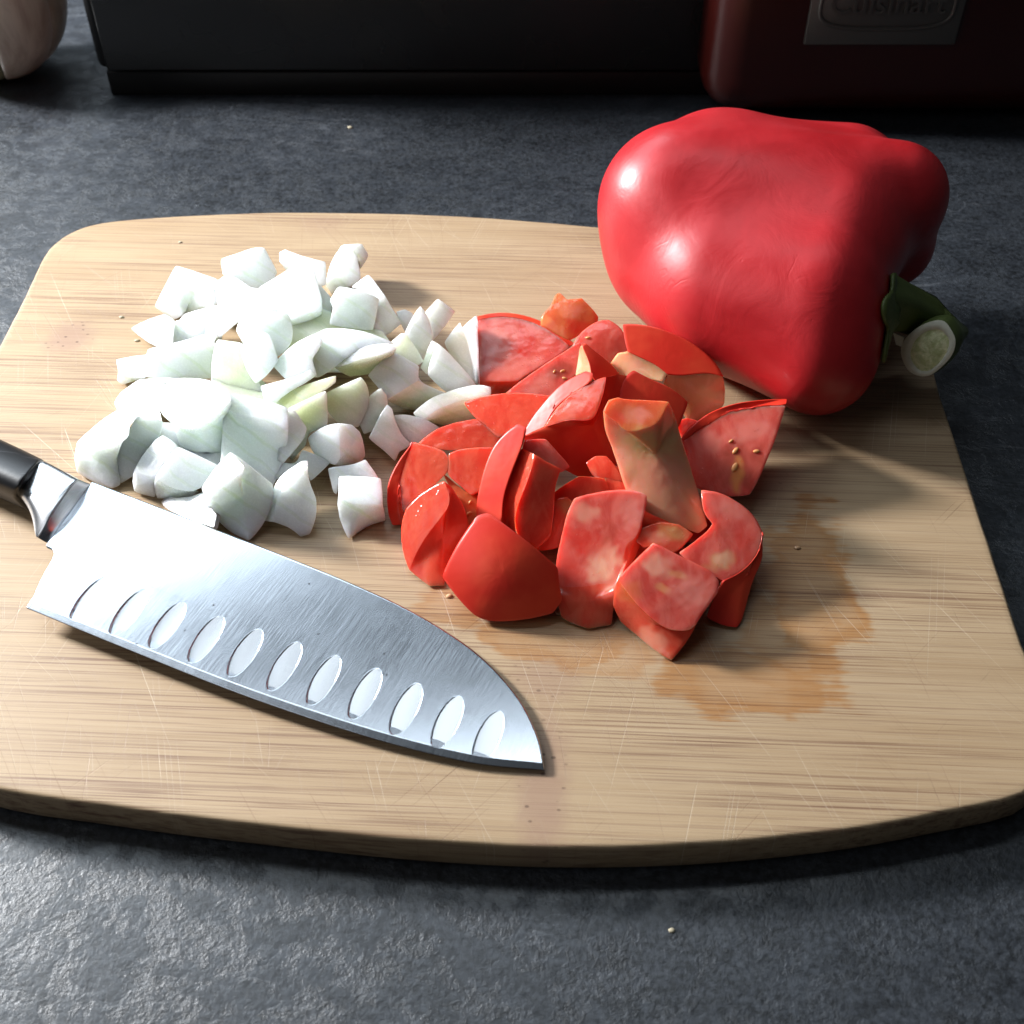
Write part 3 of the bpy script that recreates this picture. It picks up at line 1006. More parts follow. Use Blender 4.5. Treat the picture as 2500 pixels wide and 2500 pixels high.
onion('pale green wedge with a ragged top, right of the yellow strip', 4,
      [(636, 190), (700, 160), (800, 115), (900, 70), (936, 106), (962, 172), (967, 262), (940, 352), (885, 455), (760, 445), (700, 405), (636, 320)], 1.6, (.0, -.75, .65), t=1.1, dome=.12, mat='g')
onion('yellow green strip running up across the middle', 4,
      [(235, 275), (330, 192), (450, 130), (600, 88), (705, 55), (700, 110), (622, 172), (480, 242), (332, 318)], 2.1, (-.2, -.45, .9), t=.5, dome=.04, mat='y')
onion('pale green flap hanging under the yellow strip', 4,
      [(332, 322), (480, 245), (630, 180), (637, 330), (640, 450), (570, 472), (495, 505), (470, 600), (360, 720), (320, 600), (322, 450)], 1.5, (.1, -.8, .6), t=.8, dome=.1, mat='g')
onion('white wedge strip lying just above the yellow strip', 4,
      [(120, 132), (220, 110), (350, 78), (470, 35), (500, 8), (540, 60), (450, 125), (330, 185), (232, 272), (150, 242)], 2.2, (-.1, -.5, .85), t=.9, dome=.06)
onion('broad smooth piece at the centre with a lobed upper edge', 2,
      [(50, 1095), (130, 1010), (240, 920), (382, 850), (440, 905), (400, 1000), (360, 1060), (400, 1192), (320, 1185), (160, 1212)], 2.5, (-.2, -.5, .85), t=1.1, dome=.14)
onion('broad pale piece right of centre, below the square dice', 2,
      [(385, 862), (470, 818), (660, 813), (850, 862), (1000, 920), (900, 950), (760, 965), (620, 1045), (540, 1125), (400, 1195), (345, 1060), (440, 960)], 2.4, (-.05, -.4, .9), t=1.2, dome=.16)
onion('boat shaped piece with a green edged front, right of centre', 2,
      [(540, 1112), (620, 1030), (720, 975), (850, 938), (952, 930), (1018, 968), (880, 1032), (730, 1050), (640, 1100)], 2.4, (-.25, -.3, .9), t=1.0, dome=.04,
      ext=[[7, 6, 5, (1000, 1012, 2.1), (880, 1112, 1.5), (800, 1172, 1.2), (660, 1185, 1.3), (600, 1155, 1.6), 0, 8]], emats=['g'])
onion('tile shaped slab with a wet sparkling top at the right', 2,
      [(805, 1182), (900, 1082), (1002, 1000), (1100, 1052), (1200, 1112), (1190, 1220), (1080, 1290), (950, 1368), (880, 1262)], 1.7, (-.1, -.45, .9), t=.9, dome=.05,
      ext=[[7, 6, 5, (1330, 1290, 1.0), (1422, 1322, .8), (1330, 1402, .5), (1250, 1442, .3), (1110, 1442, .25), (1020, 1412, .6)]], emats=['c'])
onion('flat square leaf leaning at the right, behind the tile shaped slab', 2,
      [(1345, 930), (1430, 1000), (1500, 1080), (1600, 1190), (1652, 1262), (1560, 1292), (1430, 1315), (1350, 1255), (1270, 1172), (1290, 1080), (1322, 1000)], 1.2, (.1, -.55, .85), t=.6, dome=.03)
onion('thin edge on strip beside the flat square leaf', 2,
      [(1300, 908), (1347, 930), (1322, 1010), (1285, 1090), (1265, 1172), (1212, 1118), (1258, 1010)], 1.3, (.4, -.6, .6), t=.4, dome=.02, mat='g')
onion('pointed pale flake with its tip up at the right of the heap', 2,
      [(1090, 850), (1150, 722), (1212, 640), (1257, 692), (1290, 780), (1312, 880), (1275, 950), (1230, 1075), (1150, 965), (1100, 905)], 1.5, (.05, -.65, .75), t=.5, dome=.03)
onion('oblong flake sticking up highest at the right of the heap', 2,
      [(1248, 690), (1350, 580), (1410, 620), (1482, 680), (1440, 740), (1400, 795), (1330, 885), (1295, 905), (1270, 800)], 1.35, (.15, -.7, .75), t=.5, dome=.03)
onion('small rough chip behind the pointed pale flake', 2,
      [(1022, 680), (1090, 663), (1150, 690), (1160, 722), (1095, 840), (1045, 750)], 1.0, (-.2, -.5, .8), t=.7, dome=.03)
onion('smooth greenish slope below the pointed pale flake', 2,
      [(960, 935), (1060, 855), (1095, 850), (1180, 970), (1235, 1065), (1180, 1100), (1085, 1045), (1000, 1000)], 1.6, (.05, -.5, .85), t=.8, dome=.05, mat='g')
onion('tall pointed fan against the tomato at the right end', 2,
      [(1405, 922), (1470, 830), (1527, 768), (1540, 812), (1570, 880), (1600, 1000), (1625, 1120), (1642, 1240), (1540, 1115), (1450, 1025)], 1.0, (-.1, -.7, .7), t=.5, dome=.05,
      ext=[[4, 3, (1600, 752, 1.9), (1656, 713, 2.1), (1662, 900, 1.6), (1670, 1100, .9), (1676, 1256, .45), 7, 6, 5]], mat='c', emats=['c'])
onion('long low piece at the lower right, touching the tomato', 4,
      [(1320, 345), (1400, 275), (1500, 212), (1700, 150), (1832, 128), (1918, 146), (1920, 205), (1720, 240), (1500, 312), (1390, 415)], 1.3, (-.1, -.4, .9), t=.8, dome=.04,
      ext=[[9, 8, 7, 6, (1800, 390, .5), (1560, 445, .15), (1440, 415, .4)]], mat='c', emats=['c'])

# ------------------------------------------------------------------ tomato
GRP = None
tomato('broad back slice with a pale cut face and red rim, beside the onion', 5,
       [(855, 430), (960, 405), (1080, 400), (1205, 420), (1325, 460), (1440, 525), (1570, 630), (1500, 700), (1380, 770), (1240, 850), (1180, 892), (1030, 892), (868, 888)], 1.2, (-.1, -.35, .9), t=1.2, dome=.05, mat='p',
       ext=[[0, 1, 2, 3, 4, 5, 6, (1600, 610, 1.0), (1455, 500, 1.15), (1335, 433, 1.2), (1210, 394, 1.25), (1080, 376, 1.25), (960, 383, 1.2), (853, 410, 1.1)],
            [12, 11, 10, (1150, 960, .15), (960, 1012, .08), (880, 936, .3)]], emats=['s', 'r'], paint=[(1010, 600, 130, 160, 0, 'pink', .7), (1190, 800, 150, 60, -25, 'pink', .6), (1180, 660, 90, 22, 35, 'red', .8), (1300, 640, 160, 60, 20, 'red', .35)])
tomato('small glistening wet lump at the very back of the tomato heap', 5,
       [(1358, 405), (1382, 358), (1440, 312), (1470, 225), (1502, 207), (1532, 237), (1560, 270), (1632, 262), (1672, 254), (1702, 285), (1762, 340), (1797, 390), (1790, 440), (1700, 500), (1622, 550), (1560, 575), (1450, 505), (1358, 455)],
       1.75, (-.1, -.5, .85), t=1.1, dome=.25, mat='k', paint=[(1590, 350, 90, 60, 10, 'pink', .5), (1650, 480, 120, 60, 10, 'red', .8), (1390, 430, 50, 40, 0, 'orange', .5)])
tomato('rounded dull piece behind the heap, between the wet lump and the pale walled wedge', 6,
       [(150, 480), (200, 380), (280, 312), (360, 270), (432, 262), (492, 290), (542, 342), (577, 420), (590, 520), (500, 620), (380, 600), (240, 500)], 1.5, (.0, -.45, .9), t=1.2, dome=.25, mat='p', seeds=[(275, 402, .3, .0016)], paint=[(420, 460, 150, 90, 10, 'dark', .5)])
tomato('long pink slice with a seed pocket, lying over the back slice', 5,
       [(1080, 998), (1200, 902), (1390, 772), (1560, 662), (1655, 598), (1670, 690), (1650, 830), (1560, 910), (1480, 1010), (1420, 1045), (1250, 1030)], 1.5, (-.05, -.4, .9), t=.9, dome=.03, mat='p',
       seeds=[(1525, 825, .5, .0015), (1540, 882, -.4, .0014), (1460, 830, 1.2, .0012)], paint=[(1510, 830, 110, 60, -20, 'brown', .75), (1340, 930, 140, 60, -35, 'pink', .6)])
tomato('wedge with red skin and a pale left edge, behind the centre', 6,
       [(232, 462), (258, 452), (332, 520), (452, 602), (525, 705), (480, 760), (350, 765), (300, 690), (290, 600)], 2.2, (.2, -.55, .8), t=1.1, dome=.1, mat='s',
       ext=[[0, 8, 7, (280, 760, 1.7), (180, 700, 1.6), (200, 590, 1.9), (214, 480, 2.2)]], emats=['o'])
tomato('large wedge at the back right with a pale greenish core and thick wall', 6,
       [(560, 305), (642, 308), (762, 322), (902, 362), (1052, 432), (1202, 532), (1282, 622), (1325, 700), (1200, 668), (1010, 705), (900, 690), (820, 620), (700, 565), (598, 515), (575, 420)], 2.7, (-.05, -.55, .85), t=1.2, dome=.12, mat='s', paint=[(1180, 860, 110, 70, -15, 'green', .6), (1100, 960, 90, 50, 0, 'olive', .5), (650, 620, 80, 60, 20, 'pink', .5)],
       ext=[[12, 11, 10, (862, 745, 2.1), (760, 725, 2.0), (640, 670, 2.1), (560, 730, 1.7), (462, 612, 2.0), (522, 526, 2.4), 13],
            [10, 9, 8, 7, (1336, 800, 1.7), (1332, 905, 1.4), (1300, 960, 1.1), (1180, 1040, .7), (1050, 1060, .6), (980, 900, 1.2), (862, 760, 1.9)]], emats=['o', 'o'])
tomato('orange red slice with its back to the onion, left of the centre wedges', 5,
       [(755, 1070), (870, 1035), (1000, 1006), (1150, 997), (1300, 1005), (1440, 1022), (1380, 1110), (1300, 1190), (1230, 1290), (1150, 1290), (1020, 1345), (900, 1240), (810, 1155)], 1.9, (-.25, -.45, .85), t=1.0, dome=.06, mat='r')
tomato('thin curved strip of bright red skin crossing the centre', 5,
       [(1215, 1335), (1232, 1280), (1300, 1182), (1400, 1062), (1500, 952), (1600, 882), (1700, 833), (1748, 850), (1742, 905), (1690, 945), (1600, 1005), (1500, 1085), (1430, 1165), (1390, 1260), (1300, 1330)], 2.6, (-.5, -.35, .8), t=.8, dome=.1, mat='s')
tomato('big red wedge in the centre with a glossy folded cut top', 6,
       [(-65, 1095), (10, 990), (110, 885), (200, 822), (300, 755), (405, 716), (400, 800), (370, 900), (345, 980), (310, 1052), (220, 1048), (130, 1042), (30, 1070)], 2.9, (-.3, -.35, .9), t=.9, dome=.10, mat='f',
       paint=[(200, 900, 60, 180, 40, 'pink', .5)],
       ext=[[0, 12, 11, 10, 9, 8, 7, 6, 5, (500, 702, 3.1), (600, 714, 3.0), (660, 745, 2.8), (640, 860, 2.5), (540, 960, 2.3), (470, 1150, 1.9), (500, 1300, 1.4), (500, 1450, .8), (420, 1530, .4), (250, 1500, .5), (100, 1430, .8), (-30, 1330, 1.2), (-150, 1250, 1.8), (-230, 1180, 2.2)]], emats=['s'])
tomato('squarish skinned wedge right behind the tall pale stalk like piece', 6,
       [(545, 742), (640, 662), (752, 732), (882, 782), (962, 832), (1052, 907), (1012, 1012), (985, 1090), (900, 1120), (700, 960), (540, 900)], 2.5, (.15, -.5, .85), t=1.0, dome=.08, mat='s')
tomato('tall pale stalk like piece with a wet orange facet on top, in the middle', 6,
       [(410, 992), (450, 905), (522, 884), (562, 899), (722, 905), (905, 916), (872, 1002), (822, 1082), (742, 1112), (640, 1142), (552, 1136), (520, 1072), (460, 1042)], 3.6, (-.15, -.45, .9), t=1.0, dome=-.05, edome=.14, mat='k', paint=[(720, 1230, 190, 110, 10, 'olive', .85), (930, 1180, 60, 150, -10, 'green', .35), (800, 1600, 250, 250, 0, 'pink', .35), (460, 1150, 60, 100, 0, 'red', .5), (660, 1010, 110, 60, 0, 'pink', .6), (500, 1040, 70, 60, 0, 'red', .6)],
       ext=[[0, 12, 11, 10, 9, 8, 7, 6, 5, (950, 1012, 3.0), (980, 1122, 2.8), (1012, 1232, 2.5), (1042, 1322, 2.2), (1082, 1452, 1.9), (1115, 1560, 1.7), (1180, 1752, 1.4), (1200, 1860, 1.2), (1128, 1920, 1.0), (1030, 1880, 1.2), (740, 1760, 1.5), (590, 1620, 1.7), (540, 1480, 2.1), (500, 1330, 2.4), (430, 1162, 2.9), (412, 1080, 3.2)]], emats=['v'])
tomato('right hand wedge with a seedy cut face and a red skin top', 6,
       [(1012, 1225), (1060, 1190), (1130, 1120), (1230, 1052), (1340, 1000), (1490, 960), (1650, 945), (1818, 935), (1780, 1060), (1740, 1200), (1640, 1432), (1600, 1530), (1540, 1620), (1400, 1640), (1200, 1600), (1110, 1550), (1080, 1450), (1050, 1330)], 1.5, (-.18, -.48, .88), t=1.3, dome=.06, mat='p', paint=[(1480, 1400, 190, 190, 20, 'brown', .75), (1450, 1480, 45, 150, 5, 'orange', .8), (1560, 1130, 190, 70, -15, 'pink', .6), (1250, 1230, 90, 80, 0, 'pink', .6), (1180, 1480, 80, 160, 10, 'red', .5)],
       ext=[[0, 1, 2, 3, 4, 5, 6, 7, (1826, 895, 2.2), (1650, 902, 2.35), (1480, 920, 2.35), (1330, 960, 2.25), (1220, 1010, 2.05), (1120, 1082, 1.85), (1040, 1162, 1.6)]], emats=['s'],
       seeds=[(1435, 1290, 1.2, .0022), (1600, 1295, .2, .0018), (1400, 1215, .8, .0014), (1430, 1420, 1.4, .0026)])
tomato('small brownish scrap under the tall stalk like piece', 6,
       [(262, 1380), (332, 1332), (422, 1332), (482, 1402), (560, 1522), (480, 1560), (380, 1542), (300, 1472)], 1.5, (-.2, -.5, .8), t=.9, dome=.1, mat='f')
tomato('sliver of pink flesh between the pale cored wedge and the seedy wedge', 6,
       [(975, 1090), (1000, 1050), (1052, 1032), (1165, 1062), (1110, 1100), (1015, 1195)], .9, (.1, -.5, .8), t=.6, dome=.03, mat='p')
tomato('dull flat piece at the left, half under the orange red slice', 5,
       [(390, 1392), (500, 1300), (640, 1240), (840, 1203), (900, 1240), (1025, 1342), (980, 1440), (760, 1440), (630, 1450), (520, 1430)], 1.3, (-.05, -.35, .9), t=.9, dome=.08, mat='f')
tomato('leftmost rounded wedge with an orange skin rim', 7,
       [(385, 108), (450, 130), (560, 155), (640, 190), (690, 262), (692, 310), (670, 362), (630, 400), (600, 440), (500, 520), (390, 600), (300, 700), (270, 640), (272, 540), (265, 420), (280, 280), (330, 180)], 1.35, (-.2, -.45, .85), t=1.2, dome=.12, mat='f',
       ext=[[0, 16, 15, 14, 13, 12, 11, (290, 800, .1), (212, 806, .1), (180, 722, .35), (165, 562, .8), (176, 460, 1.05), (228, 332, 1.35), (300, 220, 1.6)]], emats=['s'])
tomato('smooth flesh piece with fine streaks between the leftmost wedge and the red strip', 7,
       [(690, 205), (770, 172), (900, 155), (1070, 150), (1040, 260), (975, 430), (955, 520), (882, 555), (860, 545), (780, 465), (700, 405), (680, 362), (692, 300)], 1.6, (-.2, -.5, .8), t=1.0, dome=.05, mat='f')
tomato('soft seedy pulp in the gap left of the red strip', 7,
       [(640, 370), (720, 440), (850, 550), (945, 500), (940, 740), (850, 840), (790, 640), (700, 500)], 1.0, (0, -.4, .9), t=.6, dome=.1, mat='k', seeds=[(860, 715, .4, .0016), (870, 620, .9, .0012)])
tomato('upright strip of bright red skin at the left of centre', 7,
       [(928, 742), (935, 642), (950, 542), (980, 422), (1020, 282), (1070, 162), (1130, 80), (1200, 10), (1265, -36), (1340, -10), (1320, 100), (1285, 200), (1235, 330), (1195, 440), (1155, 560), (1138, 682), (1132, 792), (1025, 732)], 2.1, (-.45, -.5, .75), t=.8, dome=.1, mat='s')
tomato('pale cut piece just behind the two faced block', 7,
       [(1320, 165), (1345, 90), (1430, 75), (1522, 82), (1602, 172), (1660, 235), (1722, 312), (1645, 360), (1540, 300), (1450, 235)], 2.3, (.05, -.45, .9), t=.9, dome=.03, mat='p')
tomato('two faced block of firm flesh right of the upright red strip', 7,
       [(1425, 218), (1520, 280), (1642, 342), (1612, 422), (1592, 482), (1582, 602), (1580, 720), (1560, 900), (1440, 1010), (1300, 930), (1240, 790), (1290, 600), (1380, 400)], 1.8, (.15, -.7, .7), t=1.2, dome=.08, mat='f',
       ext=[[0, 12, 11, 10, 9, (1200, 852, .5), (1130, 802, .8), (1140, 602, 1.4), (1190, 422, 1.9), (1250, 282, 2.2), (1315, 165, 2.5)]], emats=['r'])
tomato('rounded brownish knob right of the two faced block', 7,
       [(1575, 640), (1620, 590), (1700, 578), (1772, 642), (1785, 722), (1710, 850), (1640, 1002), (1500, 1030), (1430, 1012), (1540, 850)], 1.1, (.1, -.6, .75), t=1.0, dome=.2, mat='f', paint=[(1690, 640, 70, 60, 0, 'olive', .5)])
tomato('piece with a cut left face and a red front, at the front left', 7,
       [(640, 447), (690, 552), (692, 650), (640, 732), (500, 902), (400, 1062), (350, 1190), (305, 1060), (288, 940), (290, 802), (330, 682), (430, 572), (540, 502)], 1.25, (-.45, -.45, .75), t=1.2, dome=.05, mat='f',
       ext=[[0, (705, 500, 1.75), (762, 582, 1.55), (802, 642, 1.4), (832, 742, 1.15), (852, 832, .9), (762, 1002, .5), (692, 1132, .2), (652, 1252, .1), (648, 1322, .08), (520, 1325, .08), (440, 1265, .1), (400, 1228, .12), 6, 5, 4, 3, 2, 1]], emats=['r'])
tomato('big pentagonal piece of smooth red skin at the very front', 7,
       [(932, 748), (1022, 728), (1132, 802), (1240, 885), (1352, 962), (1480, 1075), (1602, 1182), (1612, 1332), (1640, 1450), (1560, 1562), (1400, 1602), (1250, 1622), (1050, 1632), (950, 1600), (870, 1542), (740, 1392), (638, 1258), (702, 1112), (802, 932)], 1.3, (-.1, -.68, .72), t=1.2, dome=.5, mat='s', emats=['r'])
tomato('pale olive chunk of core between the front block and the curved wedge', 8,
       [(850, 452), (1002, 402), (1152, 422), (1262, 492), (1190, 582), (1120, 640), (1040, 640), (950, 578), (880, 602), (815, 545)], 1.4, (.0, -.4, .9), t=1.0, dome=.06, mat='f', paint=[(1100, 480, 110, 60, 10, 'olive', .8), (980, 520, 90, 50, 10, 'pale', .4)])
tomato('front block with a wet hollow and a pale heart', 8,
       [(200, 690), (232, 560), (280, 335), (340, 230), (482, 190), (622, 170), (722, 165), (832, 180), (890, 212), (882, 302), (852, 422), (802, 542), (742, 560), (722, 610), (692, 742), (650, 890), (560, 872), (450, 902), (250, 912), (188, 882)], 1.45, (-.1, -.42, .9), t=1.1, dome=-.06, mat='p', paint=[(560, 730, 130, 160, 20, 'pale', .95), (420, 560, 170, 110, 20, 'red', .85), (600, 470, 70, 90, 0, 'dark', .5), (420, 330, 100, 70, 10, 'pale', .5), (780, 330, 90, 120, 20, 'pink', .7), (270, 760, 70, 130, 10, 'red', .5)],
       ext=[[19, 18, 17, 16, 15, (672, 880, 1.1), (645, 1000, .7), (632, 1100, .3), (622, 1192, .08), (450, 1222, .08), (312, 1182, .08), (240, 1132, .15), (205, 1000, .6)],
            [15, 14, 13, 12, 11, 10, (850, 560, 1.1), (770, 760, .8), (690, 850, .9), 20]], emats=['f', 'r'])
tomato('curved wedge with a thick red skin at the right end of the heap', 8,
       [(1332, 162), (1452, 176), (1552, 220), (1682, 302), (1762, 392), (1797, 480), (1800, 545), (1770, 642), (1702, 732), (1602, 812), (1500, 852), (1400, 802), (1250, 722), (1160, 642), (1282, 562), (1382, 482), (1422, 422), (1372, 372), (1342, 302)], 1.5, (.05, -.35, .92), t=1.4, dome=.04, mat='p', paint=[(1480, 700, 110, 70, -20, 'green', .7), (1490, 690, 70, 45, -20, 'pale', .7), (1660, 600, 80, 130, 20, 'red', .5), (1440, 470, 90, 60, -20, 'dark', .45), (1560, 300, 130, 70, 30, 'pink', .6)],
       ext=[[10, 9, 8, 7, 6, 5, (1797, 600, 1.2), (1795, 682, 1.0), (1762, 762, .85), (1702, 902, .55), (1682, 1002, .35), (1642, 1152, .1), (1602, 1212, .08), (1500, 1202, .08), (1370, 1132, .2), (1440, 962, .7)]], emats=['s'])
tomato('front slab with a pale translucent top, its corner pointing at the viewer', 8,
       [(952, 575), (1082, 642), (1252, 722), (1402, 802), (1452, 872), (1442, 962), (1352, 1082), (1282, 1192), (1242, 1246), (1150, 1248), (1050, 1242), (900, 1120), (790, 1010), (682, 852), (752, 772), (850, 682)], 1.4, (.0, -.4, .92), t=1.1, dome=.03, mat='p', paint=[(960, 740, 120, 80, 20, 'pale', .7), (1020, 920, 60, 30, 30, 'yellow', .4), (1150, 820, 70, 30, 20, 'yellow', .4), (1250, 950, 160, 140, 20, 'pink', .7), (760, 950, 90, 90, 0, 'orange', .3), (950, 1330, 130, 90, 30, 'pale', .5)],
       ext=[[13, 12, 11, 10, 9, 8, 7, (1230, 1302, .6), (1160, 1392, .3), (1092, 1476, .08), (1000, 1432, .08), (850, 1302, .1), (700, 1180, .2), (645, 1050, .6), (655, 950, 1.0)]], emats=['f'])

tomato('dark red skin deep in the heap, seen between the two faced block and the stalk', 7,
       [(1560, 560), (1800, 400), (2020, 420), (2080, 600), (2040, 760), (1900, 830), (1700, 820), (1600, 960), (1480, 1000)], .75, (-.1, -.5, .85), t=.5, dome=.05, mat='r')
tomato('shaded red flesh at the foot of the stalk like piece', 8,
       [(560, -40), (800, -20), (960, 160), (1250, 330), (1400, 330), (1440, 480), (1250, 560), (900, 520), (760, 620), (640, 300)], .9, (0, -.4, .9), t=.6, dome=.05, mat='r')
tomato('shaded flesh in the slit between the front block and the front slab', 8,
       [(700, 560), (860, 520), (1180, 560), (1200, 700), (900, 760), (740, 900), (660, 1060), (620, 900)], .6, (0, -.3, .95), t=.4, dome=.04, mat='r')
# ------------------------------------------------------------------ knife
mk = new_mat('brushed_steel')
t = NT(mk)
LEN = (at(1330, 1876, .0022) - at(112, 1391, .006)).normalized()
ang = math.atan2(LEN.y, LEN.x)
c = t.coord()
r_ = t.mapping(c, rot=(0, 0, -ang))
st1 = t.noise(t.mapping(r_, sc=(2600, 60, 1)), 1, 3, 0.6)
st2 = t.noise(t.mapping(r_, sc=(40, 2400, 1)), 1, 3, 0.6)
sm = t.noise(c, 60, 4, 0.6, 0.5)
h = t.math('ADD', t.math('MULTIPLY', st1, 0.9), t.math('MULTIPLY', st2, 0.5))
spk = t.ramp(t.voro(c, 120), 0.035, 0.06, 1.0, 0.0)
spk = t.math('MULTIPLY', spk, t.ramp(t.noise(c, 90, 2, 0.5), 0.56, 0.6))
t.set(Base_Color=t.mix(spk, t.mix(t.ramp(sm, 0.35, 0.7), (0.66, 0.70, 0.76), (0.63, 0.67, 0.73)), (0.10, 0.10, 0.10)), Metallic=1.0,
      Roughness=t.ramp(t.math('ADD', t.math('MULTIPLY', sm, 0.3), t.math('MULTIPLY', st1, 0.7)), 0.3, 0.8, 0.20, 0.28), Normal=t.bump(h, 0.035, 0.0002))
mk2 = new_mat('polished_steel')
t = NT(mk2)
c = t.coord()
t.set(Base_Color=(0.60, 0.61, 0.63), Metallic=1.0, Roughness=0.27)
mh = new_mat('black_handle')
t = NT(mh)
c = t.coord()
sc_ = t.ramp(t.noise(t.mapping(c, rot=(0, 0, 0.9), sc=(60, 1400, 60)), 1, 1, 0.4), 0.68, 0.74)
t.set(Base_Color=t.mix(t.math('MULTIPLY', sc_, 0.5), (0.010, 0.0105, 0.012), (0.10, 0.10, 0.11)), Roughness=0.36, Normal=t.bump(t.noise(c, 900, 2, 0.5), 0.06, 0.0003))

A0, A1, A2 = at(226, 1174, .0080), at(63, 1482, .0070), at(1330, 1876, .0022)
KN = (A1 - A0).cross(A2 - A0).normalized()
if KN.z < 0:
    KN.negate()


def on_blade(px, py):
    d = ray(px, py)
    return CAMP + d * ((A0 - CAMP).dot(KN) / d.dot(KN))


def poly_sample(pts, n, smooth=True):
    pts = [Vector(p) for p in pts]
    if smooth:
        q = []
        for i in range(len(pts) - 1):
            p0 = pts[i - 1] if i else pts[0] * 2 - pts[1]
            p3 = pts[i + 2] if i + 2 < len(pts) else pts[-1] * 2 - pts[-2]
            p1, p2 = pts[i], pts[i + 1]
            for k in range(8):
                u = k / 8
                q.append(0.5 * ((2 * p1) + (p2 - p0) * u + (2 * p0 - 5 * p1 + 4 * p2 - p3) * u * u + (3 * p1 - p0 - 3 * p2 + p3) * u ** 3))
        pts = q + [pts[-1]]
    L = [0]
    for a, b in zip(pts, pts[1:]):
        L.append(L[-1] + (b - a).length)
    r, j = [], 0
    for k in range(n):
        s = L[-1] * k / (n - 1)
        while j < len(L) - 2 and L[j + 1] < s:
            j += 1
        u = 0 if L[j + 1] == L[j] else (s - L[j]) / (L[j + 1] - L[j])
        r.append(pts[j].lerp(pts[j + 1], min(1, max(0, u))))
    return r


NU, NV = 900, 190
spine = poly_sample([on_blade(*p) for p in [(226, 1174), (460, 1264), (700, 1357), (865, 1424), (1014, 1494), (1159, 1587), (1258, 1689), (1312, 1790), (1330, 1874)]], NU)
edge = poly_sample([on_blade(*p) for p in [(63, 1480), (312, 1582), (560, 1681), (782, 1759), (973, 1817), (1160, 1860), (1330, 1877)]], NU)
heel = poly_sample([on_blade(*p) for p in [(63, 1480), (83, 1453), (98, 1418), (112, 1391), (127, 1366), (133, 1351), (127, 1338), (112, 1331), (140, 1293), (165, 1258), (199, 1211), (226, 1174)]], NV, smooth=False)
edge_n = np.array([tuple(p) for p in edge]); spine_n = np.array([tuple(p) for p in spine]); heel_n = np.array([tuple(p) for p in heel])
us = np.linspace(0, 1, NU)[:, None, None]; vs_ = np.linspace(0, 1, NV)[None, :, None]
e_, s_, hl = edge_n[:, None, :], spine_n[:, None, :], heel_n[None, :, :]
tip = 0.5 * (edge_n[-1] + spine_n[-1])
G = (1 - vs_) * e_ + vs_ * s_ + (1 - us) * hl + us * tip - ((1 - us) * (1 - vs_) * edge_n[0] + (1 - us) * vs_ * spine_n[0] + us * (1 - vs_) * edge_n[-1] + us * vs_ * spine_n[-1])
# ground edge bevel
wd = np.linalg.norm(s_ - e_, axis=2)[:, :, None] * vs_
bevw = 0.0022
hgt = -0.00052 * np.clip(1 - wd / bevw, 0, 1)
hgt = hgt - 0.00045 * np.clip(1 - (np.linalg.norm(s_ - e_, axis=2)[:, :, None] * (1 - vs_)) / 0.0008, 0, 1) ** 2
de_ = np.linalg.norm(s_ - e_, axis=2)[:, :, None] * vs_ + 0 * us
hgt = hgt - 0.5 * (0.015 / 0.032) * np.clip(0.032 - de_, 0, 1) ** 2
dim = [(219, 1462), (315, 1493), (409, 1524), (504, 1558), (599, 1591), (695, 1624), (791, 1658), (892, 1691), (992, 1729), (1093, 1761), (1193, 1799)]
dc = [on_blade(*p) for p in dim]
la = (on_blade(791 + 33, 1658 - 57) - on_blade(791 - 33, 1658 + 57)) * 0.5
LA, LB = la.length * 1.03, la.length * 0.36
la = np.array(tuple(la.normalized())); lb = np.cross(np.array(tuple(KN)), la)
ltd = -np.array(tuple(LEN))
did = np.full((NU, NV), -1)
for k, p in enumerate(dc):
    q = G - np.array(tuple(p))
    rr = (q @ la / LA) ** 2 + (q @ lb / LB) ** 2
    ins = (rr < 1) & (wd[:, :, 0] > bevw * 1.05)
    did[ins] = k
    hgt[:, :, 0] -= np.where(ins, np.maximum(0.00007 * (1 - rr) + 0.00056 - 0.060 * (q @ la) + 0.01 * (q @ ltd), 0.00003), 0)
knife_o = at(112, 1331, .006)
knife = thing('kitchen_knife', knife_o, 'kitchen knife with a hollow dimpled steel blade and black handle lying on the cutting board', 'knife')
T = G + hgt * np.array(tuple(KN))
verts = [Vector(p) for p in T.reshape(-1, 3)]
qi, qd = [], []
for i in range(NU - 1):
    for j in range(NV - 1):
        a = i * NV + j
        qi.append((a, a + NV, a + NV + 1, a + 1))
        ks = (did[i, j], did[i + 1, j], did[i + 1, j + 1], did[i, j + 1])
        qd.append(ks[0] if min(ks) == max(ks) else (max(ks) if sum(x >= 0 for x in ks) >= 3 else -1))
# underside: thin wedge, thick at the spine
off = len(verts)
ringi = [i * NV for i in range(NU)] + [(NU - 1) * NV + j for j in range(1, NV)] + [i * NV + NV - 1 for i in range(NU - 2, -1, -1)] + [j for j in range(NV - 2, 0, -1)]
for i in ringi:
    v = (i % NV) / (NV - 1)
    verts.append(verts[i] - KN * (0.00025 + 0.0022 * v * (1 - 0.5 * (i // NV) / NU)))
m_ = len(ringi)
fb = [(ringi[k], off + k, off + (k + 1) % m_, ringi[(k + 1) % m_]) for k in range(m_)] + [tuple(off + k for k in range(m_))]


def sub_mesh(name, faces, mat, parent, sm=True):
    used = sorted({i for f in faces for i in f})
    mp = {g: l for l, g in enumerate(used)}
    return mesh_obj(name, [verts[g] for g in used], [tuple(mp[i] for i in f) for f in faces], mat, parent, sm)


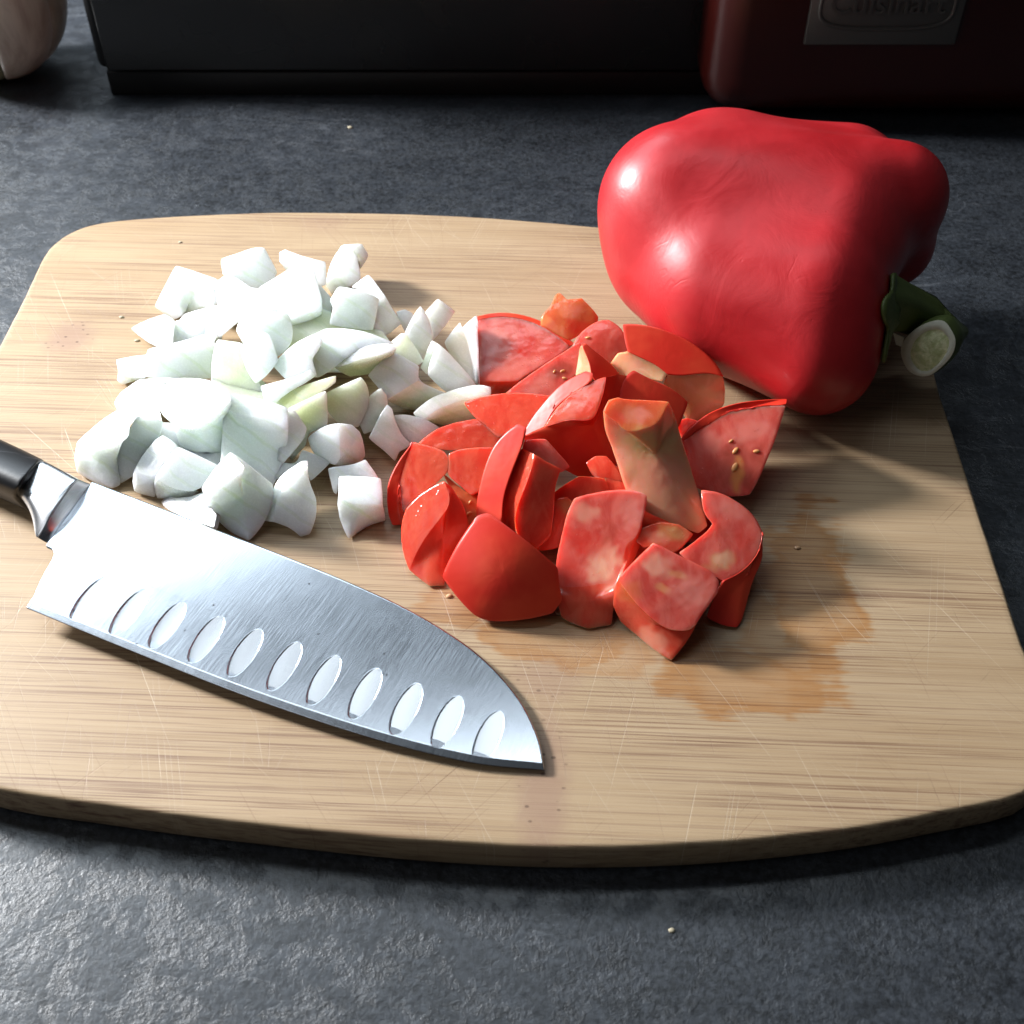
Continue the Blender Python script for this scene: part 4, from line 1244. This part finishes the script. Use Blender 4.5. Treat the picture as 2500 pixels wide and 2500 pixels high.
blade = sub_mesh('blade', [f for f, d in zip(qi, qd) if d < 0] + fb, mk, knife)
for p in blade.data.polygons:
    if len(p.vertices) > 4:
        p.use_smooth = False
for k in range(len(dim)):
    sub_mesh('dimple', [f for f, d in zip(qi, qd) if d == k], mk2, blade)


def loft(name, rows, mat, parent, low, capA=True, capB=True):
    V, F = [], []
    rings_ = []
    for r, zl_ in zip(rows, low):
        c = sum(r, Vector()) / len(r)
        bot = []
        for p in reversed(r):
            q = p.lerp(c, 0.12)
            bot.append(Vector((q.x, q.y, zl_ + 0.15 * (p.z - min(x.z for x in r)) * 0 + 0.0)))
        bot[0].z = bot[-1].z = 0.5 * (zl_ + r[0].z)
        rings_.append(list(r) + bot)
    m = len(rings_[0])
    for rg in rings_:
        V += rg
    for i in range(len(rings_) - 1):
        for k in range(m):
            l = (k + 1) % m
            F.append((i * m + k, i * m + l, (i + 1) * m + l, (i + 1) * m + k))
    if capA: F.append(tuple(range(m))[::-1])
    if capB: F.append(tuple((len(rings_) - 1) * m + k for k in range(m)))
    o = mesh_obj(name, V, F, mat, parent)
    bm = bmesh.new(); bm.from_mesh(o.data); bmesh.ops.recalc_face_normals(bm, faces=bm.faces); bm.to_mesh(o.data); bm.free()
    ca = o.data.attributes.new('crease_edge', 'FLOAT', 'EDGE')
    for e in o.data.edges:
        a, b = e.vertices
        if a // m == b // m and a // m in (0, len(rings_) - 1):
            ca.data[e.index].value = 0.85
    s = o.modifiers.new('round', 'SUBSURF'); s.levels = s.render_levels = 3
    return o


px3 = lambda l: [at(x, y, z / 100) for x, y, z in l]
rows = [px3([(109, 1117, 1.42), (91, 1130, 1.47), (65, 1159, 1.46), (47, 1188, 1.36), (38, 1208, 1.00)]),
        px3([(135, 1129, 1.41), (114, 1143, 1.46), (84, 1176, 1.45), (62, 1208, 1.34), (56, 1222, .95)]),
        px3([(165, 1143, 1.39), (140, 1166, 1.44), (108, 1202, 1.42), (84, 1245, 1.26), (77, 1262, .88)]),
        px3([(195, 1157, 1.37), (163, 1192, 1.42), (136, 1228, 1.38), (111, 1280, 1.14), (81, 1315, .78)]),
        px3([(198, 1159, 1.33), (166, 1195, 1.38), (139, 1231, 1.34), (114, 1282, 1.10), (88, 1319, .74)])]
loft('bolster', rows, mk2, knife, [.002, .002, .002, .002, .003])
rows = [px3([(197, 1159, 1.33), (165, 1194, 1.38), (138, 1230, 1.34), (113, 1281, 1.10), (87, 1318, .74)]),
        px3([(214, 1168, 1.02), (184, 1205, 1.05), (152, 1245, 1.0), (128, 1289, .86), (101, 1326, .68)]),
        px3([(226, 1174, .84), (199, 1211, .80), (165, 1258, .74), (140, 1293, .69), (112, 1331, .63)])]
mk3 = mk2
loft('bolster_step', rows, mk3, knife, [.003, .0035, .004])
hd = (at(0, 1069, .013) - at(109, 1117, .013)).normalized()
hd = Vector((hd.x, hd.y, 0.015)).normalized()
r0 = px3([(109, 1116, 1.32), (90, 1129, 1.62), (63, 1159, 1.78), (43, 1190, 1.62), (33, 1213, 1.10)])
hc = sum(r0, Vector()) / 5
rows = []
for s, k in ((0.0, 1.0), (.006, 1.03), (.02, 1.05), (.045, 1.06), (.075, 1.04), (.105, 1.10), (.120, 1.12), (.126, .9)):
    rows.append([hc + (p - hc) * k + hd * s for p in r0])
loft('handle', rows, mh, knife, [.0028, .0026, .0026, .003, .004, .004, .004, .006])

# ------------------------------------------------------------------ red pepper
mp_ = new_mat('pepper_skin')
t = NT(mp_)
c = t.coord()
lo = t.noise(c, 28, 4, 0.55, 0.4)
col = t.mix(t.ramp(lo, 0.32, 0.7), (0.40, 0.010, 0.014), (0.52, 0.018, 0.024))
wr = t.noise(t.mapping(c, rot=(0.2, 0.5, 0.5), sc=(1, 1, 1)), 46, 4, 0.55, 1.2)
wv = t.ramp(t.math('ABSOLUTE', t.math('SUBTRACT', t.noise(t.mapping(c, rot=(0.4, 0.2, 0.9), sc=(0.55, 1.2, 1)), 34, 3, 0.5, 1.0), 0.5)), 0.0, 0.022, 0.0, 1.0)
wm = t.ramp(t.noise(c, 30, 2, 0.5), 0.52, 0.66, 0.0, 1.0)
wv = t.math('SUBTRACT', 1.0, t.math('MULTIPLY', wm, t.math('SUBTRACT', 1.0, wv)))
pit = t.ramp(t.voro(c, 210), 0.05, 0.12, 0.0, 1.0)
pit = t.math('SUBTRACT', 1.0, t.math('MULTIPLY', t.ramp(t.noise(c, 55, 2, 0.5), 0.58, 0.66), t.math('SUBTRACT', 1.0, pit)))
h = t.math('ADD', t.math('MULTIPLY', wr, 0.9), t.math('ADD', t.math('MULTIPLY', wv, 0.10), t.math('MULTIPLY', pit, 0.16)))
h = t.math('ADD', h, t.math('MULTIPLY', t.noise(c, 420, 3, 0.55), 0.10))
t.set(Base_Color=col, Roughness=t.ramp(lo, 0.3, 0.7, 0.36, 0.45), Normal=t.bump(h, 0.28, 0.0012))
t.bsdf.inputs['Subsurface Weight'].default_value = 0.12
t.bsdf.inputs['Subsurface Radius'].default_value = (1.0, 0.12, 0.08)
t.bsdf.inputs['Subsurface Scale'].default_value = 0.003

q3 = lambda x, y, z: np.array(tuple(at(x, y, z / 100)))
caps = [(q3(1640, 490, 4.9), .0300, q3(2185, 475, 5.2), .0245),
        (q3(1650, 630, 2.9), .0288, q3(1998, 885, 2.3), .0236),
        (q3(1770, 440, 4.5), .0296, q3(2175, 600, 2.9), .0210),
        (q3(1690, 530, 4.1), .0340, q3(2020, 600, 4.3), .0312),
        (q3(1775, 705, 3.3), .0312, q3(1985, 730, 4.0), .0272),
        (q3(1740, 440, 4.4), .0285, q3(2060, 440, 4.4), .0272)]
cen = np.array(tuple(at(1870, 590, .038)))
axis = Vector(q3(2170, 700, 3.3) - q3(1560, 540, 4.1)).normalized()
qa = axis.to_track_quat('Z', 'Y').to_matrix()
NT_, NP_ = 200, 132
th = np.linspace(0, 2 * math.pi, NT_, endpoint=False)
ph = np.linspace(0, math.pi, NP_ + 2)[1:-1]
dl = np.stack([np.outer(np.sin(ph), np.cos(th)), np.outer(np.sin(ph), np.sin(th)), np.outer(np.cos(ph), np.ones_like(th))], -1).reshape(-1, 3)
dl = np.vstack([dl, [[0, 0, 1], [0, 0, -1]]]) @ np.array(qa).T


def sdf(P):
    ds = []
    for a, ra, b, rb in caps:
        ab = b - a
        s = np.clip(((P - a) @ ab) / (ab @ ab), 0, 1)
        ds.append(np.linalg.norm(P - a - s[..., None] * ab, axis=-1) - (ra + (rb - ra) * s))
    k = 0.0042
    acc = sum(np.exp(-d / k) for d in (ds[0], ds[1], ds[2], ds[5]))
    d = -k * np.log(acc)
    d = -0.008 * np.log(np.exp(-d / 0.008) + np.exp(-ds[3] / 0.008) + np.exp(-ds[4] / 0.008)) + 0.0052
    return d


ts = np.linspace(0.004, 0.11, 260)
best = np.zeros(len(dl))
prev = sdf(cen + dl * ts[0])
for a, b in zip(ts, ts[1:]):
    cur = sdf(cen + dl * b)
    cr = (prev <= 0) & (cur > 0)
    best = np.where(cr, a + (b - a) * (-prev / (cur - prev + 1e-12)), best)
    prev = cur
PV = cen + dl * best[:, None]
PV[:, 2] = np.maximum(PV[:, 2], 0.0004)
fa = []
for i in range(NP_ - 1):
    for j in range(NT_):
        k = (j + 1) % NT_
        fa.append((i * NT_ + j, (i + 1) * NT_ + j, (i + 1) * NT_ + k, i * NT_ + k))
for j in range(NT_):
    fa.append((NP_ * NT_, j, (j + 1) % NT_))
    fa.append((NP_ * NT_ + 1, (NP_ - 1) * NT_ + (j + 1) % NT_, (NP_ - 1) * NT_ + j))
pep = thing('bell_pepper', Vector((cen[0], cen[1], 0)), 'whole red bell pepper on its side, its cut green stem to the right', 'bell pepper')
po = mesh_obj('flesh', [Vector(p) for p in PV], fa, mp_, pep)
bm = bmesh.new(); bm.from_mesh(po.data)
bmesh.ops.recalc_face_normals(bm, faces=bm.faces)
for _ in range(4):
    bmesh.ops.smooth_vert(bm, verts=bm.verts, factor=0.5, use_axis_x=True, use_axis_y=True, use_axis_z=True)
bm.to_mesh(po.data); bm.free()

mg = new_mat('pepper_stem_green')
t = NT(mg)
t.set(Base_Color=t.mix(t.noise(t.coord(), 160, 4, 0.6), (0.055, 0.085, 0.016), (0.095, 0.12, 0.03)), Roughness=0.5, Normal=t.bump(t.noise(t.coord(), 300, 3, 0.5), 0.25, 0.0006))
mcut = new_mat('pepper_stem_cut')
t = NT(mcut)
t.set(Base_Color=t.mix(t.ramp(t.noise(t.coord(), 330, 5, 0.65, 0.6), 0.35, 0.65), (0.46, 0.52, 0.24), (0.74, 0.76, 0.48)), Roughness=0.5, Normal=t.bump(t.noise(t.coord(), 700, 4, 0.6), 0.5, 0.0008))
mrim = new_mat('pepper_stem_rim')
t = NT(mrim)
t.set(Base_Color=t.mix(t.noise(t.coord(), 500, 4, 0.6), (0.50, 0.50, 0.40), (0.72, 0.72, 0.62)), Roughness=0.55)

FC = at(2267, 850, .026)
FN = Vector((-.58, -.76, .28)).normalized()


def on_face(a, b):
    d = ray(2000 + a / 3.864, 650 + b / 3.864)
    return CAMP + d * ((FC - CAMP).dot(FN) / d.dot(FN))


outer = catmull([on_face(*p) for p in [(1090, 512), (1180, 520), (1240, 590), (1285, 690), (1270, 800), (1215, 890), (1120, 980), (1030, 1035), (920, 1030), (830, 970), (775, 850), (780, 740), (850, 640), (960, 560)]], 3)
inner = catmull([on_face(*p) for p in [(1075, 592), (1150, 596), (1200, 640), (1232, 700), (1215, 800), (1160, 890), (1085, 960), (1020, 1000), (940, 990), (880, 930), (850, 850), (865, 760), (915, 680), (1000, 612)]], 3)
no_ = len(outer)
oc = sum(outer, Vector()) / no_
# stem: from the calyx root to the cut
path = [at(2125, 735, .038), at(2195, 750, .033), at(2250, 772, .026), FC - FN * .017]
rads = [.0120, .0088, .0082, .0088]
V, F = [], []
segn = no_
up0 = (outer[0] - oc).normalized()
allp = path + [oc - FN * 0.006, oc - FN * 0.0015]
for i, p in enumerate(allp):
    if i < len(path):
        tg = (allp[i + 1] - allp[max(0, i - 1)]).normalized()
        u = (up0 - tg * up0.dot(tg)).normalized(); w = tg.cross(u)
        if w.dot((outer[no_ // 4] - oc)) < 0:
            w.negate()
        for k in range(segn):
            a = 2 * math.pi * k / segn
            ridge = 1 + 0.06 * math.cos(5 * a)
            V.append(p + (u * math.cos(a) + w * math.sin(a)) * rads[i] * ridge)
    else:
        for k in range(segn):
            V.append(p + (outer[k] - oc) * (1.06 if i == len(path) else 1.03))
V += outer
rowsn = len(allp) + 1
for i in range(rowsn - 1):
    for k in range(segn):
        l = (k + 1) % segn
        F.append((i * segn + k, i * segn + l, (i + 1) * segn + l, (i + 1) * segn + k))
stem = mesh_obj('stem', V, F, mg, pep)
bm = bmesh.new(); bm.from_mesh(stem.data); bmesh.ops.recalc_face_normals(bm, faces=bm.faces); bm.to_mesh(stem.data); bm.free()
# calyx: a five pointed green collar lying on the shoulder of the fruit
rd = Vector(path[0] - Vector(cen)).normalized()
u = rd.orthogonal().normalized(); w = rd.cross(u)
V, F = [], []
NR, NA = 8, 70
dirs = []
for r_i in range(NR):
    for k in range(NA):
        a = 2 * math.pi * k / NA
        ang_ = (0.03 + 0.17 * r_i / (NR - 1)) * (1 + (0.20 * math.cos(5 * a + .4) + .06 * math.sin(3 * a)) * (r_i / (NR - 1)) ** 2)
        dirs.append(rd * math.cos(ang_) + (u * math.cos(a) + w * math.sin(a)) * math.sin(ang_))
D = np.array([tuple(d) for d in dirs])
bs = np.zeros(len(D)); pv = sdf(cen + D * ts[0])
for a_, b_ in zip(ts, ts[1:]):
    cu = sdf(cen + D * b_)
    bs = np.where((pv <= 0) & (cu > 0), b_, bs)
    pv = cu
for i, d in enumerate(dirs):
    f_ = (i // NA) / (NR - 1)
    V.append(Vector(cen) + d * (bs[i] + .0022 - .0016 * f_ + .0050 * max(0, .35 - f_)))
for i in range(NR - 1):
    for k in range(NA):
        l = (k + 1) % NA
        F.append((i * NA + k, i * NA + l, (i + 1) * NA + l, (i + 1) * NA + k))
cal = mesh_obj('calyx', V, F, mg, pep)
sm_ = cal.modifiers.new('thick', 'SOLIDIFY'); sm_.thickness = 0.0012
# cut face: raised pale rim, darker groove, pithy middle
V, F = list(outer), []
for k in range(no_):
    V.append(outer[k].lerp(inner[k], .5) + FN * .0005)
for k in range(no_):
    V.append(inner[k] + FN * .0003)
for k in range(no_):
    V.append(inner[k].lerp(oc, .06) - FN * .0004)
for i in range(3):
    for k in range(no_):
        l = (k + 1) % no_
        F.append((i * no_ + k, i * no_ + l, (i + 1) * no_ + l, (i + 1) * no_ + k))
mesh_obj('stem_rim', V, F, mrim, stem)
ic = sum(inner, Vector()) / no_
V, F = [], []
for q, dz in ((.04, -.0003), (.14, -.0002), (.35, .0003), (.6, .0005), (.85, .0006)):
    for k in range(no_):
        p = inner[k].lerp(ic, q)
        V.append(p + FN * (dz + .0003 * noise.noise(p * 900)))
V.append(ic + FN * .0005)
for i in range(4):
    for k in range(no_):
        l = (k + 1) % no_
        F.append((i * no_ + k, i * no_ + l, (i + 1) * no_ + l, (i + 1) * no_ + k))
for k in range(no_):
    F.append((4 * no_ + k, 4 * no_ + (k + 1) % no_, 5 * no_))
mesh_obj('stem_pith', V, F, mcut, stem)
V = [on_face(705, 622) + FN * .001, on_face(800, 672), on_face(775, 760), on_face(728, 735) + FN * .0006]
V += [v - FN * .0006 for v in V]
mesh_obj('stem_peel', V, [(0, 1, 2, 3), (7, 6, 5, 4), (0, 4, 5, 1), (1, 5, 6, 2), (2, 6, 7, 3), (3, 7, 4, 0)], mrim, stem, smooth=False)

# ------------------------------------------------------------------ garlic bulb at the top left
mga = new_mat('garlic_paper')
t = NT(mga)
c = t.coord()
v1 = t.noise(t.mapping(c, sc=(1, 1, .25)), 60, 5, 0.65, 0.6)
t.set(Base_Color=t.mix(t.ramp(v1, 0.3, 0.7), (0.32, 0.225, 0.175), (0.58, 0.47, 0.39)), Roughness=0.42, Normal=t.bump(v1, 0.3, 0.0012))
mgb = new_mat('garlic_clove')
t = NT(mgb)
c = t.coord()
t.set(Base_Color=t.mix(t.noise(c, 50, 4, 0.6), (0.26, 0.25, 0.15), (0.40, 0.37, 0.24)), Roughness=0.45, Normal=t.bump(t.noise(c, 120, 4, 0.6), 0.25, 0.0012))
GR = .044
gc = at(-46, -12, ZC + GR * .98)
gar = thing('garlic_bulb', Vector((gc.x, gc.y, ZC)), 'papery skinned garlic bulb cut off by the top left corner of the picture', 'garlic')


def clove(name, a0, a1, rad, mat, bulge=.16, squash=1.0, zoff=0.0):
    V, F = [], []
    nl, na = 26, 22
    for i in range(nl):
        ph_ = math.pi * i / (nl - 1)
        for j in range(na):
            u = j / (na - 1)
            a = a0 + (a1 - a0) * u
            rr = rad * (1 - bulge + bulge * math.sin(math.pi * u) ** .5)
            zz = -math.cos(ph_)
            rh = rr * max(0.05, math.sin(ph_)) ** .85
            if zz > .55:
                rh *= 1 - .55 * (zz - .55)
            V.append(gc + Vector((rh * math.cos(a), rh * math.sin(a), GR * zz * .98 * squash + zoff)))
    for i in range(nl - 1):
        for j in range(na - 1):
            F.append((i * na + j, i * na + j + 1, (i + 1) * na + j + 1, (i + 1) * na + j))
    # inner wall closing the clove toward the bulb's axis
    b = len(V)
    for i in range(nl):
        V.append(gc + Vector((0, 0, (V[i * na] - gc).z)))
    for i in range(nl - 1):
        F.append((i * na, (i + 1) * na, b + i + 1, b + i))
        F.append((i * na + na - 1, b + i, b + i + 1, (i + 1) * na + na - 1))
    o = mesh_obj(name, V, F, mat, gar)
    bm = bmesh.new(); bm.from_mesh(o.data); bmesh.ops.remove_doubles(bm, verts=bm.verts, dist=1e-6); bmesh.ops.recalc_face_normals(bm, faces=bm.faces); bm.to_mesh(o.data); bm.free()
    return o


R_ = math.radians
clove('clove', R_(225), R_(292), GR * .96, mgb, .2)
clove('clove', R_(292), R_(345), GR * 1.02, mga, .10)
clove('clove', R_(345), R_(405), GR * 1.0, mga, .14)
clove('clove', R_(45), R_(135), GR * .98, mgb, .2)
clove('clove', R_(135), R_(225), GR * .98, mgb, .2)
tube('neck', [gc + Vector((0, 0, GR * .9)), gc + Vector((.002, 0, GR * 1.15)), gc + Vector((.004, .001, GR * 1.4))], [.010, .007, .006], mga, gar, 12)

# ------------------------------------------------------------------ small crumbs and drops
mcr = new_mat('pale_crumb')
t = NT(mcr)
t.set(Base_Color=(0.46, 0.40, 0.28), Roughness=0.6)
mdr = new_mat('juice_drop')
t = NT(mdr)
t.set(Base_Color=(0.60, 0.36, 0.20), Roughness=0.05)


def bit(name, px, py, z, r, mat, label, cat, seed, group=None):
    bm = bmesh.new()
    bmesh.ops.create_icosphere(bm, subdivisions=2, radius=1)
    p = at(px, py, z)
    for v in bm.verts:
        k = 1 + .35 * noise.noise(v.co * 1.3 + Vector((seed * 3.1, 0, 0)))
        v.co = Vector((v.co.x * r * k * 1.3, v.co.y * r * k, max(v.co.z, -.3) * r * k * .6))
    o = bm_obj(name, bm, mat, None, True)
    o.location = p + Vector((0, 0, r * .18))
    return tag(o, label, cat, group)


bit('crumb', 855, 312, ZC, .0011, mcr, 'pale crumb on the dark counter behind the board', 'crumb', 1)
bit('crumb', 1640, 2272, ZC, .0007, mcr, 'beige crumb on the counter in front of the board', 'crumb', 2)
bit('onion_crumb', 440, 592, 0, .0007, mcr, 'tiny onion crumb on the board near its back left corner', 'crumb', 3)
bit('onion_crumb', 297, 775, 0, .0008, mcr, 'tiny onion crumb left of the pointed white onion sliver', 'crumb', 4)
bit('onion_crumb', 335, 832, 0, .0008, mcr, 'tiny onion crumb below the pointed white onion sliver', 'crumb', 5)
bit('juice_drop', 1097, 1456, 0, .0009, mdr, 'tiny juice drop left of the big pentagonal tomato piece', 'drop', 6)
bit('juice_drop', 1364, 1497, 0, .0009, mdr, 'tiny juice drop below the front tomato block', 'drop', 8)
bit('juice_drop', 1947, 1338, 0, .0008, mdr, 'tiny juice drop in the orange stain right of the tomato heap', 'drop', 9)
bit('juice_drop', 1018, 1402, 0, .0009, mdr, 'tiny juice drop at the foot of the cut tomato piece near the blade', 'drop', 10)

bpy.data.scenes.remove(SUB)
